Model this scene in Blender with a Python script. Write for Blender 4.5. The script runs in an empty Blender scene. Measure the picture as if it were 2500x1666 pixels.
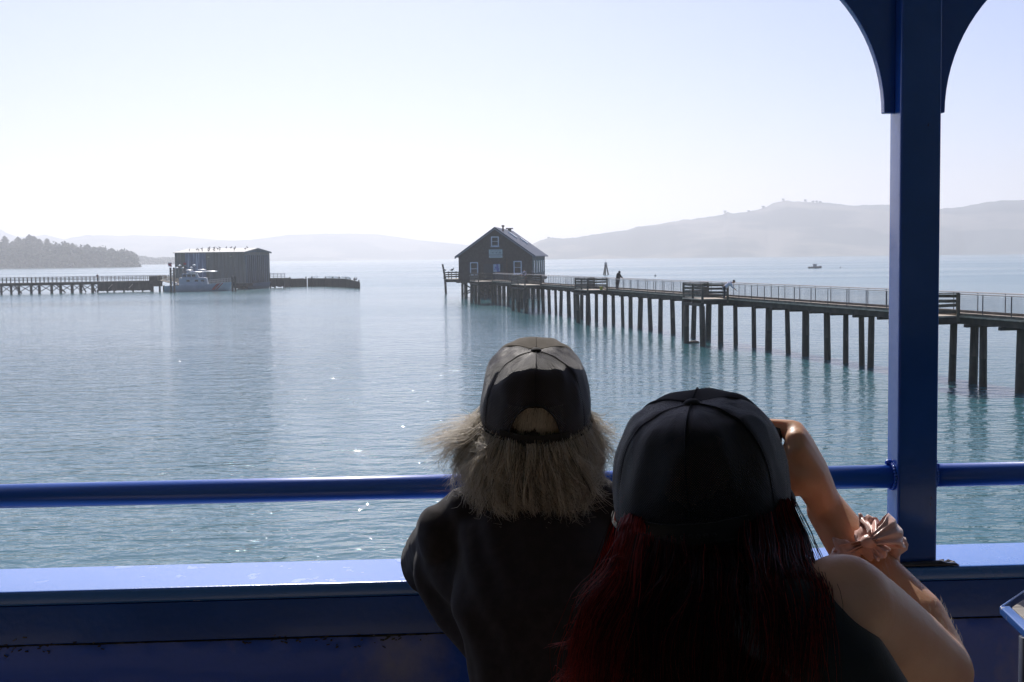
import bpy, bmesh, math, random
import numpy as np
from mathutils import Vector, Matrix, noise as mnoise
C = bpy.context.scene.collection
R = math.radians
sc = bpy.context.scene

# ------------------------------------------------------------------ camera
CAM_H = 6.8
PITCH, ROLL, FPX = 3.8, -0.65, 3100.0
cd = bpy.data.cameras.new('camera')
cam = bpy.data.objects.new('camera', cd)
C.objects.link(cam)
cd.sensor_width = 36.0
cd.lens = 36.0 * FPX / 2500.0
cd.clip_start = 0.05
cd.clip_end = 40000
cam.location = (0, 0, CAM_H)
cam.rotation_euler = (Matrix.Rotation(R(90 - PITCH), 3, 'X') @ Matrix.Rotation(R(ROLL), 3, 'Z')).to_euler()
sc.camera = cam
CM = Matrix.Rotation(R(90 - PITCH), 3, 'X') @ Matrix.Rotation(R(ROLL), 3, 'Z')

# ------------------------------------------------------------------ light
SUN_EL, SUN_AZ = 42.0, -9.9
world = bpy.data.worlds.new('World')
sc.world = world
world.use_nodes = True
wn, wl = world.node_tree.nodes, world.node_tree.links
wn.clear()
wo = wn.new('ShaderNodeOutputWorld')
bg = wn.new('ShaderNodeBackground')
sky = wn.new('ShaderNodeTexSky')
sky.sky_type = 'NISHITA'
sky.sun_disc = False
sky.sun_elevation = R(SUN_EL)
sky.sun_rotation = R(SUN_AZ)
sky.altitude = 0
sky.air_density = 1.0
sky.dust_density = 0.8
sky.ozone_density = 6.0
bg.inputs['Strength'].default_value = 0.11
wb = wn.new('ShaderNodeMix'); wb.data_type = 'RGBA'; wb.blend_type = 'MULTIPLY'; wb.inputs[0].default_value = 1.0
wb.inputs[7].default_value = (1.01, 0.865, 0.97, 1)   # daylight white balance
wl.new(sky.outputs[0], wb.inputs[6])
wl.new(wb.outputs[2], bg.inputs[0])
wl.new(bg.outputs[0], wo.inputs[0])
sd = bpy.data.lights.new('sun', 'SUN')
sd.energy = 4.5
sd.angle = R(0.5)
sd.color = (1.0, 0.945, 0.88)
sun = bpy.data.objects.new('sun', sd)
C.objects.link(sun)
sdir = Vector((math.sin(R(SUN_AZ)) * math.cos(R(SUN_EL)), math.cos(R(SUN_AZ)) * math.cos(R(SUN_EL)), math.sin(R(SUN_EL))))
sun.rotation_euler = sdir.to_track_quat('Z', 'Y').to_euler()
sun.location = sdir * 50

vs = sc.view_settings
vs.view_transform = 'Standard'
vs.look = 'None'
vs.gamma = 1.0
vs.exposure = 0.03
vs.use_curve_mapping = False
sc.cycles.use_denoising = True
sc.cycles.max_bounces = 8
sc.cycles.diffuse_bounces = 3
sc.cycles.glossy_bounces = 4
sc.cycles.transparent_max_bounces = 16
sc.cycles.volume_bounces = 3
sc.cycles.caustics_reflective = False
sc.cycles.caustics_refractive = False

# ------------------------------------------------------------------ helpers
def ray(fx, fy):
    d = CM @ Vector(((fx - 1250) / FPX, -(fy - 833) / FPX, -1.0))
    return d / d.y
def at(fx, fy, y):
    """the world point seen at photo pixel fx, fy at depth y"""
    return Vector((0, 0, CAM_H)) + ray(fx, fy) * y
def atz(fx, fy, z):
    r = ray(fx, fy)
    return Vector((0, 0, CAM_H)) + r * ((z - CAM_H) / r.z)

def tag(o, label=None, cat=None, group=None, kind=None):
    if label: o['label'] = label
    if cat: o['category'] = cat
    if group: o['group'] = group
    if kind: o['kind'] = kind
    return o

def empty(name, loc=(0, 0, 0), rz=0.0, label=None, cat=None, group=None, kind=None):
    o = bpy.data.objects.new(name, None)
    C.objects.link(o)
    o.location = loc
    o.rotation_euler = (0, 0, rz)
    o.empty_display_size = 0.3
    return tag(o, label, cat, group, kind)

def link_mesh(name, verts, faces, mat=None, parent=None, smooth=False, loc=None):
    me = bpy.data.meshes.new(name)
    me.from_pydata([tuple(v) for v in verts], [], faces)
    me.update()
    if smooth:
        me.polygons.foreach_set('use_smooth', [True] * len(me.polygons))
    if mat: me.materials.append(mat)
    o = bpy.data.objects.new(name, me)
    C.objects.link(o)
    if parent: o.parent = parent
    if loc is not None: o.location = loc
    return o

def copy_tree(o, parent=None):
    c = o.copy()
    C.objects.link(c)
    c.parent = parent
    for ch in list(o.children):
        copy_tree(ch, c)
    return c

class MB:
    def __init__(s, off=(0, 0, 0)):
        s.v, s.f, s.off = [], [], Vector(off)
    def add(s, verts, faces):
        n = len(s.v)
        s.v += [Vector(v) - s.off for v in verts]
        s.f += [tuple(i + n for i in f) for f in faces]
        return s
    def box(s, c, size, rz=0.0, M=None):
        c = Vector(c)
        hx, hy, hz = size[0] / 2, size[1] / 2, size[2] / 2
        M = M or Matrix.Rotation(rz, 3, 'Z')
        vs_ = [c + M @ Vector((x, y, z)) for z in (-hz, hz) for x, y in ((-hx, -hy), (hx, -hy), (hx, hy), (-hx, hy))]
        return s.add(vs_, [(3, 2, 1, 0), (4, 5, 6, 7), (0, 1, 5, 4), (1, 2, 6, 5), (2, 3, 7, 6), (3, 0, 4, 7)])
    def beam(s, p0, p1, w, h):
        """rectangular bar from p0 to p1; w sideways, h upward"""
        p0, p1 = Vector(p0), Vector(p1)
        d = (p1 - p0).normalized()
        up = Vector((0, 0, 1)) if abs(d.z) < 0.95 else Vector((0, 1, 0))
        sx = d.cross(up).normalized()
        sy = sx.cross(d).normalized()
        vs_ = [p + sx * a * w / 2 + sy * b * h / 2 for p in (p0, p1) for a, b in ((-1, -1), (1, -1), (1, 1), (-1, 1))]
        return s.add(vs_, [(3, 2, 1, 0), (4, 5, 6, 7), (0, 1, 5, 4), (1, 2, 6, 5), (2, 3, 7, 6), (3, 0, 4, 7)])
    def tube(s, pts, rad, n=12, cap=True):
        pts = [Vector(p) for p in pts]
        if not hasattr(rad, '__len__'): rad = [rad] * len(pts)
        base = None
        vs_, fs = [], []
        for i, p in enumerate(pts):
            a, b = pts[max(0, i - 1)], pts[min(len(pts) - 1, i + 1)]
            d = (b - a).normalized()
            if base is None:
                base = d.cross(Vector((0, 0, 1)) if abs(d.z) < 0.9 else Vector((1, 0, 0))).normalized()
            sx = (base - d * base.dot(d)).normalized()
            base = sx
            sy = d.cross(sx)
            r = rad[i]
            rx, ry = (r if hasattr(r, '__len__') else (r, r))
            for k in range(n):
                t = 2 * math.pi * k / n
                vs_.append(p + sx * rx * math.cos(t) + sy * ry * math.sin(t))
        for i in range(len(pts) - 1):
            for k in range(n):
                k2 = (k + 1) % n
                fs.append((i * n + k, i * n + k2, (i + 1) * n + k2, (i + 1) * n + k))
        if cap:
            fs.append(tuple(range(n - 1, -1, -1)))
            m = (len(pts) - 1) * n
            fs.append(tuple(m + k for k in range(n)))
        return s.add(vs_, fs)
    def sphere(s, c, r, nu=12, nv=8, M=None):
        c = Vector(c)
        if not hasattr(r, '__len__'): r = (r, r, r)
        M = M or Matrix.Identity(3)
        vs_, fs = [c + M @ Vector((0, 0, -r[2]))], []
        for j in range(1, nv):
            p = math.pi * j / nv - math.pi / 2
            for i in range(nu):
                t = 2 * math.pi * i / nu
                vs_.append(c + M @ Vector((r[0] * math.cos(p) * math.cos(t), r[1] * math.cos(p) * math.sin(t), r[2] * math.sin(p))))
        vs_.append(c + M @ Vector((0, 0, r[2])))
        top = len(vs_) - 1
        for i in range(nu):
            i2 = (i + 1) % nu
            fs.append((0, 1 + i2, 1 + i))
            fs.append((top, top - nu + i, top - nu + i2))
            for j in range(nv - 2):
                a = 1 + j * nu
                fs.append((a + i, a + i2, a + nu + i2, a + nu + i))
        return s.add(vs_, fs)
    def prism(s, outline, p0, ux, uy, depth):
        """outline (a,b) laid on p0 + a*ux + b*uy, extruded along depth vector"""
        p0, ux, uy, depth = Vector(p0), Vector(ux), Vector(uy), Vector(depth)
        n = len(outline)
        vs_ = [p0 + ux * a + uy * b for a, b in outline] + [p0 + ux * a + uy * b + depth for a, b in outline]
        fs = [tuple(range(n)), tuple(range(2 * n - 1, n - 1, -1))] + [(i, n + i, n + (i + 1) % n, (i + 1) % n) for i in range(n)]
        return s.add(vs_, fs)
    def build(s, name, mat=None, parent=None, smooth=False, bevel=0.0, seg=2):
        o = link_mesh(name, s.v, s.f, mat, parent, smooth)
        bm = bmesh.new(); bm.from_mesh(o.data)
        bmesh.ops.recalc_face_normals(bm, faces=bm.faces)
        if bevel:
            ed = [e for e in bm.edges if len(e.link_faces) == 2 and e.calc_face_angle(0) > 0.5]
            bmesh.ops.bevel(bm, geom=ed, offset=bevel, segments=seg, profile=0.5, affect='EDGES', clamp_overlap=True)
        bm.to_mesh(o.data); bm.free()
        if bevel:
            o.data.polygons.foreach_set('use_smooth', [True] * len(o.data.polygons))
            m = o.modifiers.new('wn', 'WEIGHTED_NORMAL'); m.keep_sharp = True
        return o

def mat(name, col, rough=0.6, metal=0.0, col2=None, nscale=3.0, nstretch=(1, 1, 1), nlo=0.4, nhi=0.65, detail=6,
        bump=0.0, bscale=20.0, bstretch=(1, 1, 1), coat=0.0, spec=0.5, sheen=0.0, emit=None, trans=0.0, rough2=None, coord='Object', chips=None):
    m = bpy.data.materials.new(name)
    m.use_nodes = True
    n, l = m.node_tree.nodes, m.node_tree.links
    p = n['Principled BSDF']
    p.inputs['Base Color'].default_value = (*col, 1)
    p.inputs['Roughness'].default_value = rough
    p.inputs['Metallic'].default_value = metal
    p.inputs['Coat Weight'].default_value = coat
    p.inputs['Coat Roughness'].default_value = 0.08
    p.inputs['Specular IOR Level'].default_value = spec
    p.inputs['Sheen Weight'].default_value = sheen
    tc = n.new('ShaderNodeTexCoord')
    if col2 is not None:
        mp = n.new('ShaderNodeMapping'); mp.inputs['Scale'].default_value = nstretch
        nz = n.new('ShaderNodeTexNoise'); nz.inputs['Scale'].default_value = nscale; nz.inputs['Detail'].default_value = detail
        mr = n.new('ShaderNodeMapRange'); mr.inputs[1].default_value = nlo; mr.inputs[2].default_value = nhi
        mx = n.new('ShaderNodeMix'); mx.data_type = 'RGBA'
        mx.inputs[6].default_value = (*col, 1); mx.inputs[7].default_value = (*col2, 1)
        l.new(tc.outputs[coord], mp.inputs[0]); l.new(mp.outputs[0], nz.inputs['Vector'])
        l.new(nz.outputs['Fac'], mr.inputs[0]); l.new(mr.outputs[0], mx.inputs[0]); l.new(mx.outputs[2], p.inputs['Base Color'])
        if rough2 is not None:
            m2 = n.new('ShaderNodeMapRange'); m2.inputs[1].default_value = nlo; m2.inputs[2].default_value = nhi
            m2.inputs[3].default_value = rough; m2.inputs[4].default_value = rough2
            l.new(nz.outputs['Fac'], m2.inputs[0]); l.new(m2.outputs[0], p.inputs['Roughness'])
    if bump:
        mp = n.new('ShaderNodeMapping'); mp.inputs['Scale'].default_value = bstretch
        nz = n.new('ShaderNodeTexNoise'); nz.inputs['Scale'].default_value = bscale; nz.inputs['Detail'].default_value = 5
        bp = n.new('ShaderNodeBump'); bp.inputs['Strength'].default_value = 1.0; bp.inputs['Distance'].default_value = bump
        l.new(tc.outputs[coord], mp.inputs[0]); l.new(mp.outputs[0], nz.inputs['Vector'])
        l.new(nz.outputs['Fac'], bp.inputs['Height']); l.new(bp.outputs[0], p.inputs['Normal'])
    if chips:      # (noise scale, threshold, colour, stretch): small worn spots with their own shape
        mp = n.new('ShaderNodeMapping'); mp.inputs['Scale'].default_value = chips[3]
        nz = n.new('ShaderNodeTexNoise'); nz.inputs['Scale'].default_value = chips[0]; nz.inputs['Detail'].default_value = 7; nz.inputs['Roughness'].default_value = .62
        mr = n.new('ShaderNodeMapRange'); mr.inputs[1].default_value = chips[1]; mr.inputs[2].default_value = chips[1] + .012
        mx = n.new('ShaderNodeMix'); mx.data_type = 'RGBA'; mx.inputs[7].default_value = (*chips[2], 1)
        l.new(tc.outputs[coord], mp.inputs[0]); l.new(mp.outputs[0], nz.inputs['Vector']); l.new(nz.outputs['Fac'], mr.inputs[0]); l.new(mr.outputs[0], mx.inputs[0])
        src = p.inputs['Base Color'].links
        if src: l.new(src[0].from_socket, mx.inputs[6])
        else: mx.inputs[6].default_value = (*col, 1)
        l.new(mx.outputs[2], p.inputs['Base Color'])
    if emit:
        p.inputs['Emission Color'].default_value = (*emit, 1); p.inputs['Emission Strength'].default_value = 1.0
    if trans:
        p.inputs['Transmission Weight'].default_value = trans
    return m

M = {}
M['old_wood'] = mat('old_wood', (0.10, 0.085, 0.065), 0.85, col2=(0.20, 0.17, 0.13), nscale=2.0, bump=0.01, bscale=8)
M['dark_wood'] = mat('dark_wood', (0.035, 0.030, 0.025), 0.85, col2=(0.08, 0.065, 0.05), nscale=1.5)
M['plank_top'] = mat('plank_top', (0.62, 0.52, 0.40), 0.8, col2=(0.42, 0.35, 0.27), nscale=1.2)
M['steel'] = mat('steel', (0.10, 0.10, 0.11), 0.5, 0.3)
M['white_paint'] = mat('white_paint', (0.75, 0.76, 0.80), 0.5)
M['glass_dark'] = mat('glass_dark', (0.03, 0.035, 0.04), 0.08, spec=0.8)

# ------------------------------------------------------------------ water
def water_material():
    m = bpy.data.materials.new('bay_water'); m.use_nodes = True
    n, l = m.node_tree.nodes, m.node_tree.links
    p = n['Principled BSDF']
    p.inputs['Base Color'].default_value = (0.05, 0.165, 0.185, 1)
    p.inputs['IOR'].default_value = 1.33
    geo = n.new('ShaderNodeNewGeometry')
    def nz(scale, stretch, detail, rough=0.55, rot=0.0, dist=0.0):
        mp = n.new('ShaderNodeMapping'); mp.inputs['Scale'].default_value = stretch; mp.inputs['Rotation'].default_value = (0, 0, rot)
        t = n.new('ShaderNodeTexNoise'); t.inputs['Scale'].default_value = scale; t.inputs['Detail'].default_value = detail
        t.inputs['Roughness'].default_value = rough; t.inputs['Distortion'].default_value = dist
        l.new(geo.outputs['Position'], mp.inputs[0]); l.new(mp.outputs[0], t.inputs['Vector'])
        return t.outputs['Fac']
    def math_(op, a, b):
        t = n.new('ShaderNodeMath'); t.operation = op
        for i, x in enumerate((a, b)):
            if isinstance(x, (int, float)): t.inputs[i].default_value = x
            else: l.new(x, t.inputs[i])
        return t.outputs[0]
    def rng(x, a, b, c, d):
        t = n.new('ShaderNodeMapRange'); l.new(x, t.inputs[0])
        for i, v in enumerate((a, b, c, d)): t.inputs[i + 1].default_value = v
        return t.outputs[0]
    small = nz(2.6, (0.7, 1.0, 1), 4, 0.5, R(18), 0.4)
    mid = nz(0.85, (0.55, 1.0, 1), 3, 0.55, R(-12), 0.5)
    big = nz(0.11, (0.5, 1.0, 1), 2, 0.5, R(8))
    patch = nz(0.011, (0.30, 1.0, 1), 4, 0.55, R(4))
    calm = rng(patch, 0.36, 0.60, 0.45, 1.15)
    h = math_('ADD', math_('MULTIPLY', small, 0.105), math_('ADD', math_('MULTIPLY', mid, 0.27), math_('MULTIPLY', big, 0.22)))
    h = math_('MULTIPLY', h, calm)
    # short steep ripples close to the stony shore, flatter water out in the bay
    sy_ = n.new('ShaderNodeSeparateXYZ'); l.new(geo.outputs['Position'], sy_.inputs[0])
    h = math_('MULTIPLY', h, rng(sy_.outputs[1], 40, 125, 1.1, 0.45))
    bp = n.new('ShaderNodeBump'); bp.inputs['Strength'].default_value = 1.0; bp.inputs['Distance'].default_value = 1.0
    l.new(h, bp.inputs['Height']); l.new(bp.outputs[0], p.inputs['Normal'])
    # the open bay is ruffled by wind, the water in the lee of the shore is smoother
    sx_ = n.new('ShaderNodeSeparateXYZ'); l.new(geo.outputs['Position'], sx_.inputs[0])
    ro = math_('ADD', rng(sx_.outputs[1], 60, 300, 0.04, 0.17), rng(patch, 0.35, 0.62, -0.03, 0.05))
    l.new(ro, p.inputs['Roughness'])
    return m
M['water'] = water_material()
ys = [-2, 10, 6500]
w = link_mesh('water', [(-7500, -2, 0), (7500, -2, 0), (7500, 7500, 0), (-7500, 7500, 0)], [(0, 1, 2, 3)], M['water'])
tag(w, 'calm blue green bay water with small ripples', kind='structure')
# shore under the railway, behind the photographer
M['gravel'] = mat('gravel', (0.16, 0.145, 0.125), 0.95, col2=(0.28, 0.26, 0.23), nscale=9, bump=0.03, bscale=15)
pts = [(-2500, 4.2 - 0.0), (-40, 4.2), (4.5, 4.2), (9.0, 1.0), (13.0, -1.6)]
gv, gf = [], []
NX = 60
for j, (y, z) in enumerate(pts):
    for i in range(NX + 1):
        gv.append((-3000 + 6000 * i / NX, y, z))
for j in range(len(pts) - 1):
    for i in range(NX):
        a = j * (NX + 1) + i
        gf.append((a, a + 1, a + NX + 2, a + NX + 1))
g = link_mesh('ground', gv, gf, M['gravel'])
tag(g, 'gravel railway shore at the edge of the bay', kind='structure')

# added unseen hillside rising behind the railway to darken the carriage
M['shade_hill'] = mat('shade_hill_green', (0.022, 0.032, 0.018), 0.95, col2=(0.045, 0.05, 0.03), nscale=.5, bump=.3, bscale=1.2)
hv_, hf_ = [], []
hy = [(-5.5, 4.1), (-8, 6.5), (-13, 13), (-22, 22), (-45, 34), (-90, 40), (-160, 4.1)]
for j, (y, z) in enumerate(hy):
    for i in range(61):
        x = -300 + 10 * i
        hv_.append((x, y + (mnoise.noise(Vector((x * .05, y * .1, 1))) * 1.5 if 0 < j < 6 else 0), z + (mnoise.noise(Vector((x * .03, y * .1, 5))) * 3 if 0 < j < 6 else 0)))
for j in range(len(hy) - 1):
    for i in range(60):
        a = j * 61 + i
        hf_.append((a, a + 61, a + 62, a + 1))
tag(link_mesh('shade_hill', hv_, hf_, M['shade_hill'], smooth=True), 'added unseen dark hillside behind the railway', kind='structure')

# ------------------------------------------------------------------ hills (ridge profiles read in photo pixels, set at real distances)
M['hill'] = mat('wooded_hill', (0.03, 0.045, 0.05), 0.95, col2=(0.20, 0.18, 0.15), nscale=0.006, nstretch=(.5, .5, 2.5), nlo=0.47, nhi=0.58, detail=10)
def interp(prof, x):
    for (x0, y0), (x1, y1) in zip(prof, prof[1:]):
        if x <= x1:
            t = (x - x0) / (x1 - x0); t = max(0, t)
            return y0 + (y1 - y0) * t
    return prof[-1][1]
def hill(name, prof, depth, thick, label, seed=0, rough=1.0, step=6, m=None):
    """a ridge whose crest follows prof at the given distance, with slopes in front and behind"""
    x0, x1 = prof[0][0], prof[-1][0]
    n = int((x1 - x0) / step)
    rows = [(-1.0, 0.0), (-0.8, 0.16), (-0.6, 0.38), (-0.38, 0.6), (-0.18, 0.84), (0, 1.0), (0.35, 0.8), (0.8, 0.3), (1.1, 0.0)]
    v, f = [], []
    for i in range(n + 1):
        fx = x0 + (x1 - x0) * i / n
        top = at(fx, interp(prof, fx), depth)
        jag = (mnoise.fractal(Vector((fx * 0.05, seed, 0)), 1.0, 2.0, 5)) * depth * 0.0007 * rough
        hz = max(2.0, top.z + jag)
        for (dy, fh) in rows:
            w_ = mnoise.fractal(Vector((fx * 0.006, dy * 1.2, seed + 3)), 1.0, 2.0, 3)
            y = depth + dy * thick * (0.5 + 0.5 * min(1, hz / 60)) * (1 + 0.25 * w_)
            k = fh if fh in (0.0, 1.0) else min(0.97, max(0.05, fh + 0.14 * w_))
            v.append((top.x * (y / depth) , y, hz * k if fh > 0 else -1.0))
    m_ = len(rows)
    for i in range(n):
        for j in range(m_ - 1):
            a = i * m_ + j
            f.append((a, a + m_, a + m_ + 1, a + 1))
    o = link_mesh(name, v, f, m or M['hill'], smooth=True)
    return tag(o, label, kind='structure')
v2 = lambda L: [(x * 1.0625, y * 1.0625) for x, y in L]
right_prof = v2([(1180, 590), (1215, 566), (1240, 553), (1256, 548), (1268, 546), (1290, 549), (1330, 545), (1400, 534), (1440, 529), (1470, 520), (1500, 518), (1560, 507), (1620, 500), (1660, 494), (1672, 486), (1680, 491), (1720, 487), (1755, 478), (1780, 466), (1805, 461),
                 (1830, 464), (1900, 466), (1960, 473), (2000, 471), (2040, 471), (2100, 474), (2163, 480), (2210, 476), (2260, 466), (2300, 461), (2353, 460), (2480, 452), (2650, 470)])
hill('hill', right_prof, 3250, 450, 'long hazy clearcut hill across the bay', seed=4, rough=0.8)
left_prof = v2([(-160, 505), (-60, 512), (0, 527), (20, 538), (40, 545), (70, 544), (105, 540), (148, 551), (165, 546), (200, 541), (250, 541), (275, 543), (300, 541), (400, 543), (470, 549), (520, 553), (570, 552), (620, 546), (660, 540),
                (720, 538), (800, 537), (870, 539), (920, 546), (960, 552), (1010, 557), (1100, 566), (1200, 578), (1300, 585)])
hill('mountains', left_prof, 5400, 500, 'faint pale blue mountains on the horizon', seed=9, rough=0.5)
mid_prof = v2([(-300, 600), (0, 598), (300, 596), (620, 598), (640, 592), (680, 590), (760, 592), (830, 594), (940, 597), (1060, 597), (1300, 597), (1700, 597), (2500, 590)])
hill('far_shore', mid_prof, 4700, 300, 'low pale shoreline at the foot of the mountains', seed=12, rough=0.6)

# ------------------------------------------------------------------ haze
hz = bpy.data.materials.new('haze'); hz.use_nodes = True
hn, hl = hz.node_tree.nodes, hz.node_tree.links
hn.clear()
ho = hn.new('ShaderNodeOutputMaterial')
hv = hn.new('ShaderNodeVolumePrincipled')
hv.inputs['Color'].default_value = (0.975, 0.975, 1.0, 1)
hv.inputs['Density'].default_value = 0.00031
hv.inputs['Anisotropy'].default_value = 0.5
hl.new(hv.outputs[0], ho.inputs['Volume'])
hb = MB().box((0, 2000, 118), (15600, 11200, 244))
haze = hb.build('haze', hz)
tag(haze, 'thin pale sea haze filling the air over the bay', kind='stuff')

# ================================================================== PIER
PK, PSL = 37.3, 0.2133            # pile line: x = PK - PSL * y
DECK = 3.40
rng = random.Random(5)
pd = Vector((-PSL, 1, 0)).normalized()      # along the pier, away from us
pn = Vector((-1, -PSL, 0)).normalized()     # towards the near (left) side
def pl(y, side=0.0, z=0.0):
    # the walkway climbs very slightly towards the shore
    return Vector((PK - PSL * y, y, z + (.0022 * (150 - y) if z > 1.8 else 0))) + pn * side
pier = empty('pier', pl(64, 0, 0), label='long weathered timber walkway pier on piles reaching out to the wooden boathouse', cat='pier')
PO = pier.location
M['pile'] = mat('pile_wood', (0.045, 0.04, 0.034), 0.85, col2=(0.13, 0.115, 0.09), nscale=1.6, nstretch=(3, 3, 0.35), bump=0.02, bscale=6, bstretch=(4, 4, 0.3))
M['wetpile'] = mat('wet_pile_wood', (0.012, 0.014, 0.011), 0.45, col2=(0.03, 0.035, 0.02), nscale=3)
def pile(y, side=0.0, r=0.19, top=None, lean=None, parent=pier, z1=None, name='pile'):
    mb = MB(PO)
    p = pl(y, side)
    lx, ly = lean or (rng.uniform(-.13, .13), rng.uniform(-.1, .1))
    topz = (top or DECK - 0.42) + .0022 * (150 - y)
    pts = [(p.x + lx * (1 - t), p.y + ly * (1 - t), -1.2 + t * (topz + 1.2)) for t in (0, .3, .6, 1)]
    mb.tube(pts, [r * 1.08, r * 1.03, r, r * 0.95], 10)
    o = mb.build(name, M['pile'], parent, smooth=False)
    o.data.materials.append(M['wetpile'])
    for pg in o.data.polygons:
        if pg.center.z < 0.9: pg.material_index = 1
        pg.use_smooth = len(pg.vertices) == 4
    return o
ys_ = [43.3 + 2.9 * k for k in range(0, 52)]
for y in ys_:
    if y > 189: break
    pile(y, rng.uniform(-.12, .12), rng.choice([0.17, 0.19, 0.21, 0.24]))
pile(76.3, 0.0, 0.17)
# pile caps and stringers and deck
mb = MB(PO)
for s in (-0.78, 0.0, 0.78):
    mb.beam(pl(38, s, DECK - 0.28), pl(191, s, DECK - 0.28), 0.16, 0.30)
for y in ys_:
    if y > 189: break
    mb.beam(pl(y, 1.1, DECK - 0.50), pl(y, -1.1, DECK - 0.50), 0.26, 0.16)
mb.build('stringer', M['dark_wood'], pier)
mb = MB(PO)
y = 38.0
while y < 191:
    mb.beam(pl(y, 1.08 + rng.uniform(0, .03), DECK - 0.05 + rng.uniform(-.006, .006)), pl(y, -1.1, DECK - 0.05), 0.27, 0.08)
    y += 0.285
mb.build('deck', M['plank_top'], pier)
mb = MB(PO)
for s in (-1.04, 1.04):
    mb.beam(pl(38, s, DECK + 0.06), pl(191, s, DECK + 0.06), 0.12, 0.12)
mb.build('kerb_timber', M['old_wood'], pier)
# wire fence railings on both sides
PLATS = [(64.2, 3.1), (94.5, 4.0), (125.5, 4.6), (153.0, 7.5), (182.6, 6.5)]
def in_plat(y):
    return any(a < y < a + L for a, L in PLATS)
M['rail_metal'] = mat('galvanised_rail', (0.55, 0.50, 0.47), 0.5, 0.2)
M['wire'] = mat('fence_wire', (0.14, 0.14, 0.14), 0.5, 0.5)
for s, nm in ((-1.0, 'far_railing'), (1.0, 'near_railing')):
    segs = []
    if s < 0: segs = [(38.0, 191.0)]
    else:
        cur = 38.0
        for a, L in PLATS:
            segs.append((cur, a)); cur = a + L
        segs.append((cur, 191.0))
    top, wire = MB(PO), MB(PO)
    for a, b in segs:
        if b - a < .5: continue
        top.tube([pl(a, s, DECK + 1.08), pl(b, s, DECK + 1.08)], 0.028, 6)
        y = a
        while y < min(b, 150):
            wire.beam(pl(y, s, DECK + .12), pl(y, s, DECK + 1.06), 0.0045, 0.0045)
            y += 0.10
        for z in np.arange(0.15, 1.06, 0.10):
            wire.beam(pl(a, s, DECK + z), pl(b, s, DECK + z), 0.0045, 0.0045)
    rl = top.build('railing', M['rail_metal'], pier, smooth=False)
    wire.build('wire_mesh', M['wire'], rl)
    y = 40.0 + (0.9 if s > 0 else 0.0)
    n = 0
    while y < 190 and n < 95:
        if not (s > 0 and in_plat(y)):
            pm = MB(PO); pm.tube([pl(y, s, DECK - .1), pl(y, s, DECK + 1.07)], 0.026, 6)
            pm.build('railing_post', M['steel'], rl)
            n += 1
        y += 2.32 + rng.uniform(-.15, .15)
# bump-out platforms on the near side, each with plank railings
def platform(a, L, W=2.1, solid=0):
    root = MB(PO)
    z = DECK
    root_o = None
    b = a + L
    k = a + 0.15
    while k < b:
        root.beam(pl(k, 1.1, z - .05), pl(k, 1.1 + W, z - .05), 0.27, 0.08); k += 0.285
    root_o = root.build('platform', M['plank_top'], pier)
    fr = MB(PO)
    for yy in (a + .1, (a + b) / 2, b - .1):
        fr.beam(pl(yy, 1.12, z - .24), pl(yy, 1.05 + W, z - .24), 0.2, 0.28)
    fr.beam(pl(a, 1.0 + W, z - .45), pl(b, 1.0 + W, z - .45), 0.24, 0.2)
    fr.build('platform_frame', M['dark_wood'], root_o)
    for yy, ss in ((a, 1.12), (a, 1.0 + W), ((a + b) / 2, 1.0 + W), (b, 1.0 + W), (b, 1.12)):
        MB(PO).beam(pl(yy, ss, z - .3), pl(yy, ss, z + 1.12), 0.16, 0.16).build('post', M['old_wood'], root_o)
    for (y0, s0, y1, s1) in ((a, 1.12, a, 1.0 + W), (a, 1.0 + W, b, 1.0 + W), (b, 1.12, b, 1.0 + W)):
        pk = MB(PO)
        for q, zz in enumerate((0.22, 0.48, 0.74, 1.0)):
            e = rng.uniform(-.05, .05)
            off = .1 if y0 == y1 == a else (-.1 if y0 == y1 else 0)
            pk.beam(pl(y0 + off, s0, z + zz + e), pl(y1 + off, s1, z + zz - e * .5), 0.045, 0.16)
        if y0 == y1: pk.beam(pl(y0, s0, z + 1.13), pl(y1, s1, z + 1.13), 0.2, 0.05)
        pk.build('plank_railing', M['old_wood'], root_o)
    for yy in (a + .35, b - .35) if L < 5 else (a + .35, (a + b) / 2, b - .35):
        pile(yy, 0.9 + W, 0.22, top=z - .55, parent=root_o)
    if a < 70: pile(a + 0.9, -0.4, 0.22)
for a, L in PLATS: platform(a, L)

# ================================================================== BOATHOUSE at the end of the pier
M['shingle'] = mat('cedar_shingles', (0.055, 0.040, 0.034), 0.85, col2=(0.085, 0.07, 0.06), nscale=2.5, detail=9, bump=0.02, bscale=9, bstretch=(1, 1, 3))
M['side_board'] = mat('weathered_board', (0.09, 0.10, 0.10), 0.85, col2=(0.14, 0.15, 0.15), nscale=1.5, nstretch=(1, 1, .2))
M['roof'] = mat('grey_roofing', (0.05, 0.065, 0.10), 0.6, col2=(0.075, 0.09, 0.13), nscale=1.2, bump=0.01, bscale=14)
M['trim'] = mat('white_trim', (0.78, 0.80, 0.88), 0.6)
M['rust'] = mat('rusty_iron', (0.10, 0.05, 0.03), 0.8)
HA = math.atan2(3.07, 34.5)
HW, HL, HF = 12.3, 34.5, 2.95
hc = Vector((-2.65, 212.0, 0))
house = empty('boathouse', hc, -HA, label='dark shingled gabled boathouse standing on piles at the end of the pier', cat='boathouse')
EZ, GZ = 7.15, 11.55
w2 = HW / 2
wall = MB()
wall.prism([(-w2, HF), (w2, HF), (w2, EZ), (0, GZ), (-w2, EZ)], (0, 0, 0), (1, 0, 0), (0, 0, 1), (0, HL, 0))
wl_ = wall.build('wall', M['shingle'], house)
sb = MB()
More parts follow.
